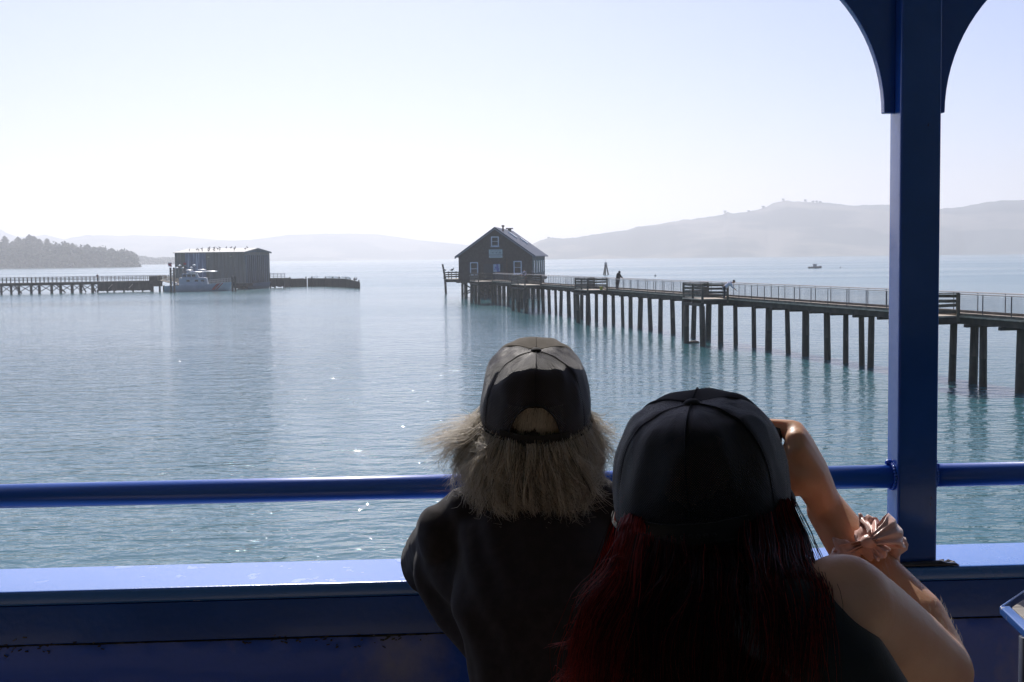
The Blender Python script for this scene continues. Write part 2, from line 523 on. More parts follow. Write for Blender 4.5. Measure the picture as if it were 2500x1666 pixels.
sb.box((w2 + .03, HL / 2 - .5, (HF + EZ) / 2), (0.06, HL - 1.3, EZ - HF - .1))
sb.build('side_wall', M['side_board'], house)
rf = MB()
sl = math.atan2(GZ - EZ, w2)
for s in (-1, 1):
    ov = 0.6
    ex, ez = s * (w2 + ov), EZ - ov * math.tan(sl)
    nx, nz_ = s * math.sin(sl) * .18, math.cos(sl) * .18
    rf.prism([(0, GZ + .03), (ex, ez + .03), (ex + nx * 0, ez + .2), (0, GZ + .23)], (0, -0.45, 0), (1, 0, 0), (0, 0, 1), (0, HL + .9, 0))
ro = rf.build('roof', M['roof'], house)
bm_ = MB()
for s in (-1, 1):
    ex, ez = s * (w2 + .6), EZ - .6 * math.tan(sl)
    bm_.prism([(0, GZ - .22), (ex, ez - .22), (ex, ez + .02), (0, GZ + .02)], (0, -0.44, 0), (1, 0, 0), (0, 0, 1), (0, 0.09, 0))
bm_.build('bargeboard', mat('grey_bargeboard', (0.18, 0.2, 0.24), .6), ro)
for yy, t0 in ((13.5, 0.18), (21.5, 0.40)):
    c0 = Vector((w2 * t0, yy, GZ - (GZ - EZ) * t0 + .32)); c1 = Vector((w2 * (t0 + .22), yy, GZ - (GZ - EZ) * (t0 + .22) + .32))
    MB().beam(c0, c1, 2.4, 0.3).build('skylight', mat('skylight_glass', (0.75, 0.8, 0.85), 0.15, spec=0.9), ro)
MB().tube([(0.9, 5, GZ - .9), (0.9, 5, GZ + .35)], 0.14, 8).tube([(0.9, 5, GZ + .35), (0.9, 5, GZ + .62)], 0.24, 8).build('chimney_pipe', M['rust'], ro)
MB().tube([(0.3, 24, GZ - .2), (0.3, 24, GZ + .35)], 0.35, 8).box((0.3, 24, GZ + .45), (1.3, .8, .2)).build('roof_vent', M['steel'], ro)
def hwindow(x, z, w, h, sash=True):
    f = MB(); t = 0.16
    y = -0.06
    for s in (-1, 1):
        f.box((x + s * (w / 2 - t / 2), y, z), (t, .12, h - 2 * t))
        f.box((x, y, z + s * (h / 2 - t / 2)), (w, .12, t))
    f.box((x, y - .002, z), (w - 2 * t, .09, .07))
    fo = f.build('window', M['trim'], house)
    MB().box((x, -0.03, z), (w - 2 * t - .01, .03, h - 2 * t - .01)).build('pane', M['glass_dark'], fo)
    MB().box((x, -0.09, z - h / 2 - .05), (w + .2, .2, .09)).build('sill', M['trim'], fo)
hwindow(0.0, 9.35, 1.3, 1.65)
hwindow(-3.55, 4.85, 1.35, 2.2)
hwindow(3.75, 5.0, 1.35, 2.15)
M['sign'] = mat('faded_sign_board', (0.62, 0.68, 0.66), .7)
M['sign_ink'] = mat('faded_sign_ink', (0.14, 0.16, 0.17), .7)
sg = MB().box((0.1, -0.08, 7.6), (2.25, .08, .86)); so = sg.build('sign', M['sign'], house)
ink = MB()
r2 = random.Random(3)
for i in range(15):
    ink.box((-0.72 + i * .115, -0.128, 7.85), (.06, .01, .11))
for i in range(9):
    ink.box((-0.75 + i * .21, -0.128, 7.5), (r2.choice([.05, .12]), .01, .34))
    ink.box((-0.68 + i * .21, -0.128, 7.5 + r2.choice([-.13, 0, .13])), (.12, .01, .06))
ink.build('lettering', M['sign_ink'], so)
sg2 = MB().box((0.1, -0.08, 6.85), (2.25, .08, .42)).build('sign', M['sign'], house)
ink = MB()
for i in range(17): ink.box((-0.8 + i * .112, -0.128, 6.85), (.055, .01, .12))
ink.build('lettering', M['sign_ink'], sg2)
dr = MB().box((-0.3, -0.05, 4.35), (3.3, .1, 2.6)).build('double_door', mat('dark_door', (0.045, 0.05, 0.055), .7), house)
MB().box((0.25, -0.12, 4.95), (1.15, .04, 1.3)).build('poster', mat('blue_white_poster', (0.16, 0.17, 0.42), .6, col2=(0.55, 0.6, 0.7), nscale=1.1, nlo=.48, nhi=.52), dr)
MB().tube([(1.95, -0.12, 3.4), (1.95, -0.12, 6.6)], 0.06, 8).build('downpipe', M['rust'], house)
for k in range(5):
    yy = 4.0 + k * 6.2
    f = MB(); f.box((w2 + .1, yy, 5.05), (.08, 1.15, 2.1)); fo = f.build('window', M['trim'], house)
    MB().box((w2 + .145, yy, 5.05), (.02, .8, 1.75)).build('pane', M['glass_dark'], fo)
# floor platform, apron and piles beneath
MB().box((0, HL / 2, HF - .22), (HW + .8, HL + .6, .42)).build('floor_frame', M['dark_wood'], house)
for j in range(9):
    for i in range(6):
        if rng.random() < 0.12 and i > 0: continue
        x, y = -w2 + .4 + i * (HW - .8) / 5 + rng.uniform(-.2, .2), 0.4 + j * 4.1
        mbp = MB(); mbp.tube([(x, y, -1.2), (x, y, HF - .43)], 0.2, 8)
        mbp.build('pile', M['pile'], house, smooth=True)
br = MB()
for j in range(0, 9, 2):
    y = 0.15 + j * 4.1
    br.beam((-w2 + .4, y, 0.5), (-w2 + 4.0, y, 2.6), .12, .22); br.beam((-w2 + 4.0, y - .14, 0.5), (-w2 + .4, y - .14, 2.6), .12, .22)
br.build('cross_brace', M['dark_wood'], house)
# side balcony on the left
bal = MB().box((-w2 - 1.3, 3.5, 3.1), (2.6, 6, .16)).build('balcony', M['plank_top'], house)
MB().box((-w2 - 1.3, 3.5, 2.82), (2.5, 5.8, .36)).build('balcony_frame', M['dark_wood'], bal)
q = MB()
for y in (.6, 6.4):
    for z in (3.55, 3.9, 4.25): q.beam((-w2 - .02, y, z), (-w2 - 2.6, y, z), .05, .14)
for z in (3.55, 3.9, 4.25): q.beam((-w2 - 2.6, .55, z), (-w2 - 2.6, 6.45, z), .05, .14)
for x in (-w2 - .1, -w2 - 1.3, -w2 - 2.6):
    for y in (.6, 6.4): q.beam((x, y, 3.15), (x, y, 4.4), .13, .13)
q.build('plank_railing', M['old_wood'], bal)

# leaning pile and channel marker
lp = MB(Vector((-12.5, 240, 0))).tube([(-12.35, 240, -1), (-12.5, 240, 3), (-12.95, 240, 5.55)], [.22, .22, .15], 8).build('mooring_pile', M['dark_wood'])
lp.location = (-12.5, 240, 0)
tag(lp, 'lone leaning timber pile left of the shingled boathouse', 'pile')

mk = atz(1479, 671, 0)
dol = empty('channel_marker', mk, label='tripod of leaning piles with a small light in open water behind the pier', cat='channel marker')
for a in (0.3, 2.4, 4.5):
    o = MB().tube([(math.cos(a) * 1.15, math.sin(a) * 1.1, -1), (math.cos(a) * .28, math.sin(a) * .28, 3.4)], [.28, .22], 8).build('pile', M['dark_wood'], dol)
MB().tube([(0, 0, 3.2), (0, 0, 3.6)], .55, 10).build('collar', M['dark_wood'], dol)
MB().tube([(0, 0, 3.6), (0, 0, 4.5)], .1, 6).box((0, 0, 4.0), (.9, .5, .7)).tube([(0, 0, 4.5), (0, 0, 5.3)], .05, 6).build('lamp', mat('marker_grey', (.2, .22, .25), .5), dol)

# ================================================================== small craft and buoys
def small_boat(p, L, label, rz, cat='boat'):
    r = empty('motor_boat', p, rz, label, cat)
    v, f = [], []
    n = 9
    for i in range(n):
        t = i / (n - 1)
        w_ = .5 * L * .34 * (1 - max(0, (t - .5) / .5) ** 2.2)
        z1 = .75 + .35 * t * t
        for a, b in ((-1, z1), (-.8, -.1), (0, -.35), (.8, -.1), (1, z1)):
            v.append(((t - .5) * L, a * max(w_, .02), b))
    for i in range(n - 1):
        for j in range(4): f.append((i * 5 + j, (i + 1) * 5 + j, (i + 1) * 5 + j + 1, i * 5 + j + 1))
        f.append((i * 5, i * 5 + 4, (i + 1) * 5 + 4, (i + 1) * 5))
    f.append((0, 1, 2, 3, 4))
    link_mesh('hull', v, f, M['steel'], r, True)
    c = MB().box((-.02 * L, 0, 1.35), (L * .22, L * .2, 1.1)).box((-.02 * L, 0, 1.98), (L * .28, L * .24, .1))
    c.build('cabin', mat('boat_cabin', (.25, .27, .3), .4), r, bevel=.05)
    return r
small_boat(atz(1990, 655.5, 0), 6.2, 'small dark motor boat with a cabin far out on the open bay', 0.15)
small_boat(atz(2353, 618.6, 0), 12, 'tiny boat on the far water right of the blue post', 0.3)
def float_ball(fx, fy, r, label):
    p = atz(fx, fy, 0)
    o = MB().sphere((0, 0, r * .4), (r, r, r), 10, 8).tube([(0, 0, r), (0, 0, r * 2.4)], r * .15, 6).build('buoy', M['steel'], None, True)
    o.location = p
    tag(o, label, 'buoy')
float_ball(2052, 655, .35, 'tiny float just right of the small motor boat far out')
float_ball(1600, 674.6, .32, 'tiny dark float beyond the pier railing, right of the hooded person')
float_ball(765, 653, .35, 'tiny dark float on the water right of the metal boathouse')
fl = MB().sphere((0, 0, .06), (.45, .2, .14), 10, 6).sphere((-.5, 0, .08), (.18, .12, .12), 8, 6).build('driftwood', mat('drift', (.10, .06, .05), .7), None, True)
fl.location = atz(1694, 838, 0)
tag(fl, 'brown piece of driftwood floating beside a pier pile', 'driftwood')

# ================================================================== METAL BOATHOUSE on the left
M['corr'] = mat('corrugated_wall', (0.15, 0.145, 0.12), .75, col2=(0.22, 0.21, 0.19), nscale=.8, nstretch=(3, 3, .15), detail=8)
M['corr_blue'] = mat('blue_stained_wall', (0.16, 0.19, 0.28), .7, col2=(0.6, 0.65, 0.75), nscale=1.6, nstretch=(2.5, 2.5, .10), nlo=.5, nhi=.68)
M['gable_blue'] = mat('blue_grey_gable', (0.06, 0.085, 0.10), .6, col2=(0.12, 0.15, 0.19), nscale=.9, nstretch=(2.5, 2.5, .1))
M['pale_roof'] = mat('pale_metal_roof', (0.38, 0.38, 0.35), .6)
fc = atz(597.6, 706, 0)      # nearest corner
TH = R(25)
han = empty('metal_boathouse', fc, 0, label='large corrugated metal boathouse with a pale shallow roof at the left pier', cat='boathouse')
view = Vector((fc.x, fc.y, 0)).normalized()
perp = Vector((-view.y, view.x, 0))           # to the left in view
ul = (perp * math.cos(TH) + view * math.sin(TH)).normalized()     # along the long wall, left and away
ug = (-perp * math.sin(TH) + view * math.cos(TH)).normalized()    # along the gable, right and away
LL, GW = 17.6, 14.4
hz0, hze, hzp = 1.3, 8.55, 9.35
def hp(a, b, z): return ul * a + ug * b + Vector((0, 0, z))
mbw = MB()
# ribs of the corrugation as real steps
n = 88
pr = []
for i in range(n + 1):
    a = LL * i / n
    pr.append((a, -0.05 if i % 2 else 0.0))
ring = [hp(a, b, 0) for a, b in pr] + [hp(LL, GW, 0), hp(0, GW, 0)]
vv = [Vector((p.x, p.y, hz0)) for p in ring] + [Vector((p.x, p.y, hze)) for p in ring]
m_ = len(ring)
mbw.add(vv, [(i, (i + 1) % m_, m_ + (i + 1) % m_, m_ + i) for i in range(m_)] + [tuple(range(m_)), tuple(range(2 * m_ - 1, m_ - 1, -1))])
hw_ = mbw.build('wall', M['corr'], han)
MB().prism([(0, hze), (GW, hze), (GW / 2, hzp)], hp(-.01, 0, 0), ug, (0, 0, 1), ul * (LL + .02)).build('gable', M['gable_blue'], han)
# blue stained bay on the long wall
st = MB()
a0, a1 = 9.6, 14.9
for k in range(26):
    a = a0 + (a1 - a0) * k / 26
    st.box(hp(a + .1, -0.075, (hz0 + hze) / 2 + .2), (.17 if k % 2 else .2, .04 + .03 * (k % 2), hze - hz0 - .6), M=Matrix((ul, ug, Vector((0, 0, 1)))).transposed())
st.build('blue_panel', M['corr_blue'], han)
RM = Matrix((ul, ug, Vector((0, 0, 1)))).transposed()
rr = MB()
for (b0, z0, b1, z1) in ((-.35, hze - .03, GW / 2, hzp + .08), (GW + .35, hze - .03, GW / 2, hzp + .08)):
    rr.prism([(b0, z0), (b1, z1), (b1, z1 + .14), (b0, z0 + .14)], hp(-.3, 0, 0), ug, (0, 0, 1), ul * (LL + .6))
hro = rr.build('roof', M['pale_roof'], han)
fa = MB()
for (b0, z0, b1, z1) in ((-.35, hze - .3, GW / 2, hzp - .18), (GW + .35, hze - .3, GW / 2, hzp - .18)):
    fa.prism([(b0, z0), (b1, z1), (b1, z1 + .3), (b0, z0 + .3)], hp(-.42, 0, 0), ug, (0, 0, 1), ul * .11)
fa.build('fascia', M['gable_blue'], hro)
# gable end: arched door frame with tall leaves
gd = MB()
gd.box(hp(-.03, GW / 2, (hz0 + 7.9) / 2), (.12, GW - 1.4, 7.9 - hz0), M=RM)
gdo = gd.build('door', M['gable_blue'], han)
sl_ = MB()
for k in range(1, 12):
    sl_.box(hp(-.12, .7 + (GW - 1.4) * k / 12, 4.6), (.08, .35 if k % 3 == 0 else .2, 6.4), M=RM)
sl_.build('door_batten', mat('dark_batten', (.02, .028, .035), .7), gdo)
for a, z in ((8.9, 7.5), (3.2, 7.6)):
    MB().box(hp(a, -.22, z), (.35, .3, .22), M=RM).build('wall_lamp', mat('lamp_housing', (.6, .55, .4), .5), han)
# its substructure
MB().box(hp(LL / 2, GW / 2, 1.0), (LL + .6, GW + .6, .62), M=RM).build('floor_frame', M['dark_wood'], han)
for i in range(8):
    for j in range(4):
        c_ = hp(.4 + i * (LL - .8) / 7, .4 + j * (GW - .8) / 3, 0)
        MB().tube([(c_.x, c_.y, -1), (c_.x, c_.y, .9)], .24, 8).build('pile', M['dark_wood'], han)
MB().box(hp(LL / 2, 0.9, .4), (LL, .2, 1.0), M=RM).box(hp(.9, GW / 2, .4), (.2, GW, 1.0), M=RM).build('lower_planking', M['dark_wood'], han)

# ================================================================== left trestle
TZ = 2.35
M['ply'] = mat('brown_sheathing', (0.05, 0.042, 0.034), .85, col2=(.085, .07, .055), nscale=1.2, nstretch=(2, 2, .3))
ta, tb = atz(-60, 720, 0), atz(452, 709.5, 0)
def tp(fx, z, off=0.0):
    """a point of the trestle line, which runs straight from ta to tb"""
    r = ray(fx, 700)
    d = tb - ta
    k = (ta.x - ta.y * r.x) / (d.y * r.x - d.x)
    p = ta + d * k
    nn = Vector((d.y, -d.x, 0)).normalized()
    return Vector((p.x, p.y, z)) + nn * off
tr = empty('trestle_walkway', tp(120, 0), label='long low timber trestle with cross braces leading to the metal boathouse', cat='walkway')
TO = tr.location
MB(TO).beam(tp(-60, TZ - .1, 0), tp(395, TZ - .1, 0), 3.2, .22).build('deck', M['old_wood'], tr)
MB(TO).beam(tp(-60, TZ - .42, 1.4), tp(395, TZ - .42, 1.4), .2, .4).beam(tp(-60, TZ - .42, -1.4), tp(395, TZ - .42, -1.4), .2, .4).build('stringer', M['dark_wood'], tr)
for off in (1.5, -1.5):
    q = MB(TO)
    for z in (.55, .85, 1.15): q.beam(tp(-60, TZ + z, off), tp(430, TZ + z, off), .07, .07)
    ro_ = q.build('railing', M['dark_wood'], tr)
    for i in range(48):
        x = -55 + i * 10.2
        MB(TO).beam(tp(x, TZ, off), tp(x, TZ + 1.15, off), .1, .1).build('railing_post', M['dark_wood'], ro_)
for x in (-46, -25, 5 - 2, 27, 46, 76, 96, 126, 148, 176, 197, 226):
    for off in (1.35, -1.35):
        p = tp(x, 0, off)
        MB(TO).tube([(p.x, p.y, -1.0), (p.x, p.y, TZ - .6)], .23, 8).build('pile', M['dark_wood'], tr)
xs = [-25, 3, 27, 46, 76, 96, 126, 148, 176, 197, 226, 245]
for a, b in zip(xs[::1], xs[1:]):
    MB(TO).beam(tp(a, .35, 1.45), tp(b, 1.9, 1.45), .1, .16).beam(tp(b, .35, 1.6), tp(a, 1.9, 1.6), .1, .16).build('cross_brace', M['dark_wood'], tr)
for a, b in ((34, 52), (136, 158), (197, 208), (222, 232)):
    MB(TO).beam(tp(b, .1, 1.8), tp(a, 1.9, 1.7), .28, .28).build('cross_brace', M['dark_wood'], tr)
q = MB(TO)
x = 238
while x < 372:
    z0 = .18 + .15 * rng.random()
    q.beam(tp(x, z0, 1.75), tp(x, TZ - .25, 1.75), .34, .08)
    x += 3.2
q.build('sheathing', M['ply'], tr)
for x in (236, 260, 276, 300, 322, 345, 366):
    p = tp(x, 0, 1.95); MB(TO).tube([(p.x, p.y, -1.0), (p.x, p.y, .6)], .2, 8).build('pile', M['dark_wood'], tr)
MB(TO).beam(tp(262, .8, 1.9), tp(272, 1.7, 1.9), .06, .1).beam(tp(312, .8, 1.9), tp(322, 1.7, 1.9), .06, .1).build('timber_strut', M['plank_top'], tr)
# end block of the trestle
MB(TO).box(tp(377, TZ - .1, 2.4), (2.4, 2.0, 2.3)).build('gate_house', M['dark_wood'], tr)
for x in (368, 385, 395, 411):
    p = tp(x, 0, 3.2); MB(TO).tube([(p.x, p.y, -1.2), (p.x, p.y, 1.3)], .22, 8).build('pile', M['dark_wood'], tr)

# gangway down to the floating dock
gw0, gw1 = tp(386, TZ + .15, 3.2), tp(446, 1.0, 9.0)
gang = empty('gangway', gw0, label='tan gangway sloping down to the patrol boat from the trestle', cat='gangway')
M['tan'] = mat('tan_decking', (0.38, 0.30, 0.20), .7, col2=(.28, .22, .16), nscale=3)
gd_ = (gw1 - gw0).normalized(); gs = gd_.cross(Vector((0, 0, 1))).normalized()
MB(gw0).beam(gw0, gw1, 1.4, .12).build('ramp', M['tan'], gang)
for s in (-.7, .7):
    q = MB(gw0)
    for z in (.35, .7, 1.05): q.beam(gw0 + gs * s + Vector((0, 0, z)), gw1 + gs * s + Vector((0, 0, z)), .06, .10 if z < 1 else .14)
    for k in range(12):
        p = gw0.lerp(gw1, k / 11) + gs * s
        q.beam(p, p + Vector((0, 0, 1.05)), .07, .07)
    q.build('railing', M['tan'], gang)
dk = atz(440, 712, 0)
M['float'] = mat('float_dock', (.34, .32, .28), .8)
dock = empty('floating_dock', dk, label='low floating dock in front of the patrol boat stern', cat='dock')
MB().box((0, 3.4, .25), (6.5, 2.6, .5)).build('float', M['float'], dock)
MB().box((0, 3.4, .54), (6.7, 2.7, .08)).build('decking', M['plank_top'], dock)
def mooring_pair(fx, fy, dx, h, label):
    p = atz(fx, fy, 0)
    g_ = empty('mooring_piles', p, label=label, cat='mooring piles')
    for s in (-1, 1):
        MB().tube([(s * dx, -s * .2, -1.2), (s * dx, -s * .2, h)], .22, 8).build('pile', M['dark_wood'], g_)
    MB().beam((-dx, 0, h - .7), (dx, 0, h - .7), .16, .16).beam((-dx, 0, h - 1.3), (dx, 0, h - 1.3), .16, .16).build('crosspiece', M['dark_wood'], g_)
    return g_
mooring_pair(422, 714.5, .42, 5.3, 'tall pair of tied mooring piles at the stern of the patrol boat')
mooring_pair(571.5, 712, .35, 3.2, 'pair of mooring piles at the bow of the patrol boat')

# walkway with rails right of the metal boathouse
ra, rb = atz(660, 703, 0), atz(696, 703, 0)
wk = empty('side_walkway', ra, label='short brown timber landing with a rail right of the metal boathouse', cat='landing')
WO = wk.location
dd = (rb - ra).normalized(); dn = Vector((-dd.y, dd.x, 0))
MB(WO).beam(ra + dn * 1.2 + Vector((0, 0, 2.25)), rb + dn * 1.2 + Vector((0, 0, 2.25)), 2.6, .2).build('deck', M['old_wood'], wk)
q = MB(WO); k = 0.0; Lw = (rb - ra).length
while k < Lw:
    p = ra + dd * k
    q.beam(p + Vector((0, 0, .12 + .3 * rng.random())), p + Vector((0, 0, 2.14)), .33, .1); k += .31
q.build('sheathing', M['ply'], wk)
for k in (0.2, 1.5, Lw - .2):
    p = ra + dd * k - dn * .2; MB(WO).tube([(p.x, p.y, -1), (p.x, p.y, 2.1)], .2, 8).build('pile', M['dark_wood'], wk)
q = MB(WO)
for z in (2.75, 3.1, 3.45): q.beam(ra + Vector((0, 0, z)), rb + Vector((0, 0, z)), .07, .08)
for t in (0, .25, .5, .75, 1): q.beam(ra.lerp(rb, t) + Vector((0, 0, 2.3)), ra.lerp(rb, t) + Vector((0, 0, 3.45)), .1, .1)
q.build('railing', M['dark_wood'], wk)
# long curved breakwater of planks
bwp = [(697, 701.5), (749, 700.2)], [(753, 700), (800, 700.2), (845, 702), (878, 704.8)]
for bi, lst in enumerate(bwp):
    o_ = atz(*lst[0], 0)
    b_ = empty('breakwater', o_, label=('short plank breakwater section beside the timber landing', 'long curved plank breakwater section ending in open water')[bi], cat='breakwater')
    pts_ = [atz(x, y, 0) for x, y in lst]
    q = MB(o_); tops = []
    for a, b in zip(pts_, pts_[1:]):
        L = (b - a).length; k = 0.0
        while k < L:
            p = a.lerp(b, k / L)
            last = bi == 1 and b is pts_[-1]
            h = 1.95 - (0.55 * (k / L) if last else 0) + rng.uniform(-.03, .03)
            q.beam(p + Vector((0, 0, -.8)), p + Vector((0, 0, h)), .34, .14)
            tops.append((p, h)); k += .31
    q.build('planking', M['ply'], b_)
    q = MB(o_)
    for (p, h), (p2, h2) in zip(tops[::8], tops[8::8]): q.beam(p + Vector((0, -.12, h + .05)), p2 + Vector((0, -.12, h2 + .05)), .34, .14)
    q.build('cap_timber', M['old_wood'], b_)
    for (p, h) in tops[4::14]:
        MB(o_).tube([p + Vector((0, -.3, -1)), p + Vector((0, -.3, h + .5))], .15, 8).build('pile', M['dark_wood'], b_)
    if bi == 1: bw_tops = tops

# ================================================================== patrol boat (hull along its own x, bow to the right)
pb = atz(480, 711.5, 0)
boat = empty('patrol_boat', pb, R(8), 'grey rescue patrol boat with a red bow stripe moored at the metal boathouse', 'boat')
M['hull_grey'] = mat('boat_grey', (0.46, 0.50, 0.56), .45, col2=(.38, .42, .48), nscale=.7)
M['boat_white'] = mat('boat_white', (0.85, 0.85, 0.83), .3)
M['boat_red'] = mat('boat_red', (0.42, 0.045, 0.04), .5)
BL = 14.6
def hull_y(t):      # half beam along t 0..1 (bow at 1)
    return 2.05 * (1 - max(0, (t - .55) / .45) ** 2.3) * (0.92 + .08 * min(1, t / .2))
def hull_z(t):
    return 1.25 + .18 * t if t < .42 else 1.32 + (t - .42) * 1.15
v, f = [], []
n = 26
for i in range(n):
    t = i / (n - 1)
    hw2 = max(hull_y(t), .03); zt = hull_z(t)
    fl_ = max(0, (t - .6) / .4)
    for a, z in ((-1, zt), (-.93 + .25 * fl_, .35), (-.55 * (1 - fl_), -.4), (0, -.7 + .6 * fl_), (.55 * (1 - fl_), -.4), (.93 - .25 * fl_, .35), (1, zt)):
        xx = (t - .46) * BL - (zt - z) * .5 * fl_
        v.append((xx, a * hw2, z))
for i in range(n - 1):
    for j in range(6): f.append((i * 7 + j, (i + 1) * 7 + j, (i + 1) * 7 + j + 1, i * 7 + j + 1))
f.append(tuple(range(7)))
hu = link_mesh('hull', v, f, M['hull_grey'], boat, True)
v, f = [], []
for i in range(n):
    t = i / (n - 1)
    for a in (-.97, .97): v.append(((t - .46) * BL, a * max(hull_y(t), .03), hull_z(t) - .06))
for i in range(n - 1): f.append((i * 2, i * 2 + 1, i * 2 + 3, i * 2 + 2))
link_mesh('deck', v, f, M['boat_white'], boat)
rs = MB()
def hs(t, z):
    zt = hull_z(t); k = min(1, max(0, (zt - z) / (zt - .35)))
    fl_ = max(0, (t - .6) / .4)
    w_ = hull_y(t) * (1 - (.07 - 0 + .25 * fl_ * 1) * k)
    return Vector(((t - .46) * BL - (zt - z) * .5 * fl_, -w_ - .02, z))
for t0, wd, z1 in ((.70, .055, None), (.775, .018, None)):
    for s in range(6):
        za, zb = .3 + s * .24, .3 + (s + 1) * .24
        ta_, tb_ = t0 + .012 * s, t0 + .012 * (s + 1)
        zt = hull_z(ta_)
        if za >= zt: break
        zb = min(zb, zt - .02)
        rs.add([hs(ta_, za), hs(ta_ + wd, za), hs(tb_ + wd, zb), hs(tb_, zb)] + [hs(ta_, za) + Vector((0, .03, 0)), hs(ta_ + wd, za) + Vector((0, .03, 0)), hs(tb_ + wd, zb) + Vector((0, .03, 0)), hs(tb_, zb) + Vector((0, .03, 0))],
               [(0, 1, 2, 3), (7, 6, 5, 4), (0, 4, 5, 1), (1, 5, 6, 2), (2, 6, 7, 3), (3, 7, 4, 0)])
rs.build('bow_stripe', M['boat_red'], hu)
# cabin: stepped with raked windows
cb = MB().prism([(-3.6, 1.3), (2.6, 1.3), (2.3, 2.9), (1.6, 3.0), (-3.5, 3.0)], (0, -1.55, 0), (1, 0, 0), (0, 0, 1), (0, 3.1, 0))
cbo = cb.build('cabin', M['hull_grey'], boat, bevel=.06)
MB().prism([(-2.9, 3.0), (.6, 3.0), (.2, 3.9), (-2.9, 3.9)], (0, -1.25, 0), (1, 0, 0), (0, 0, 1), (0, 2.5, 0)).build('wheelhouse', M['hull_grey'], cbo, bevel=.05)
for x in (-2.4, -1.4, -.4): MB().box((x, -1.27, 3.45), (.75, .04, .5)).build('window', M['glass_dark'], cbo)
for x in (-1.6, 0.2, 1.5): MB().box((x, -1.57, 2.35), (.7, .04, .4)).build('window', M['glass_dark'], cbo)
for x, y, z, sx_, sy_ in ((-1.6, .6, 4.62, 1.0, .8), (1.2, .9, 4.7, .95, .75), (0.2, -1.0, 4.22, 1.8, 1.0), (3.1, -.2, 4.32, 1.7, .9)):
    cn = MB().sphere((x, y, z), (sx_, sy_, .16), 20, 8).build('canopy', M['boat_white'], cbo, True)
    MB().tube([(x, y, z - 1.4), (x, y, z - .05)], .05, 6).build('canopy_pole', M['steel'], cn)
mst = MB()
for x in (-3.6, -2.1): mst.tube([(x, .3, 3.8), (x, .3, 6.7)], .05, 6)
mst.tube([(-.9, .3, 3.8), (-.9, .3, 6.9)], .05, 6).tube([(-4.4, 0, 5.2), (0.3, 0, 5.3)], .06, 6).tube([(-2.4, 0, 3.8), (-2.4, 0, 5.3)], .22, 8)
mo = mst.build('mast', M['steel'], boat)
for x, z in ((-3.5, 5.7), (-.4, 5.75), (-1.0, 5.2), (-2.8, 5.15), (-4.1, 5.2)):
    MB().sphere((x, .1, z), (.42, .3, .16), 10, 6).build('radar_dome', M['boat_white'], mo, True)
fg = []
MB().prism([(0, 0), (.75, -.1), (.7, .85), (-.05, .9)], (-5.9, 0, 5.5), (1, 0, 0), (0, 0, 1), (0, .03, 0)).build('flag', mat('flag_cloth', (.75, .72, .72), .7, col2=(.55, .06, .06), nscale=1.6, nlo=.48, nhi=.52), mo)
MB().prism([(0, 0), (.6, 0), (.55, .5), (0, .5)], (-2.6, -.3, 5.8), (1, 0, 0), (0, 0, 1), (0, .03, 0)).build('flag', M['boat_red'], mo)
q = MB()
for s in (-1, 1):
    prev = None
    for i in range(14, 26):
        t = i / 25; p = Vector(((t - .46) * BL, s * max(hull_y(t) - .08, .02), hull_z(t) + .0))
        q.tube([p, p + Vector((0, 0, .85))], .025, 5)
        if prev: q.tube([prev + Vector((0, 0, .85)), p + Vector((0, 0, .85))], .03, 5); q.tube([prev + Vector((0, 0, .45)), p + Vector((0, 0, .45))], .02, 5)
        prev = p
q.build('guard_rail', M['rail_metal'], boat)
MB().tube([(-5.2, -1.3, 1.5), (-5.2, -1.3, 2.2)], .35, 10).sphere((-4.6, .3, 1.7), (.6, .5, .35), 10, 6).build('deck_gear', M['boat_white'], boat, True)
# second small grey boat lying in the shadow of the metal boathouse
p2 = atz(627, 704.5, 0)
b2 = empty('work_boat', p2, R(12), 'dark grey open work boat in the shade below the boathouse door', 'boat')
v, f = [], []
for i in range(12):
    t = i / 11; w_ = max(.03, 1.2 * (1 - max(0, (t - .5) / .5) ** 2)); z1 = 1.15 + .6 * max(0, t - .3)
    for a, z in ((-1, z1), (-.8, 0), (0, -.4), (.8, 0), (1, z1)): v.append(((t - .5) * 6.6 + (z - z1) * .3 * t, a * w_, z))
for i in range(11):
    for j in range(4): f.append((i * 5 + j, (i + 1) * 5 + j, (i + 1) * 5 + j + 1, i * 5 + j + 1))
    f.append((i * 5, i * 5 + 4, (i + 1) * 5 + 4, (i + 1) * 5))
f.append((0, 1, 2, 3, 4))
link_mesh('hull', v, f, mat('work_boat_grey', (.10, .14, .17), .5), b2, True)
MB().box((-.8, 0, 1.5), (1.6, 1.3, .9)).tube([(-.8, 0, 1.9), (-.8, 0, 2.9)], .05, 6).build('console', M['steel'], b2, bevel=.04)
# small white dinghy by the bow piles
p3 = atz(563, 709.5, 0)
sk = empty('dinghy', p3, R(5), 'small white skiff tucked beside the bow mooring piles', 'dinghy')
MB().prism([(-1.3, -.1), (1.2, -.1), (1.6, .45), (-1.5, .45)], (0, -.55, 0), (1, 0, 0), (0, 0, 1), (0, 1.1, 0)).build('hull', mat('skiff_grey', (.5, .5, .52), .5), sk, bevel=.08)
MB().prism([(-.6, .45), (.7, .45), (.5, 1.35), (-.4, 1.35)], (0, -.4, 0), (1, 0, 0), (0, 0, 1), (0, .8, 0)).build('cuddy', mat('skiff_white', (.6, .6, .6), .5), sk, bevel=.05)

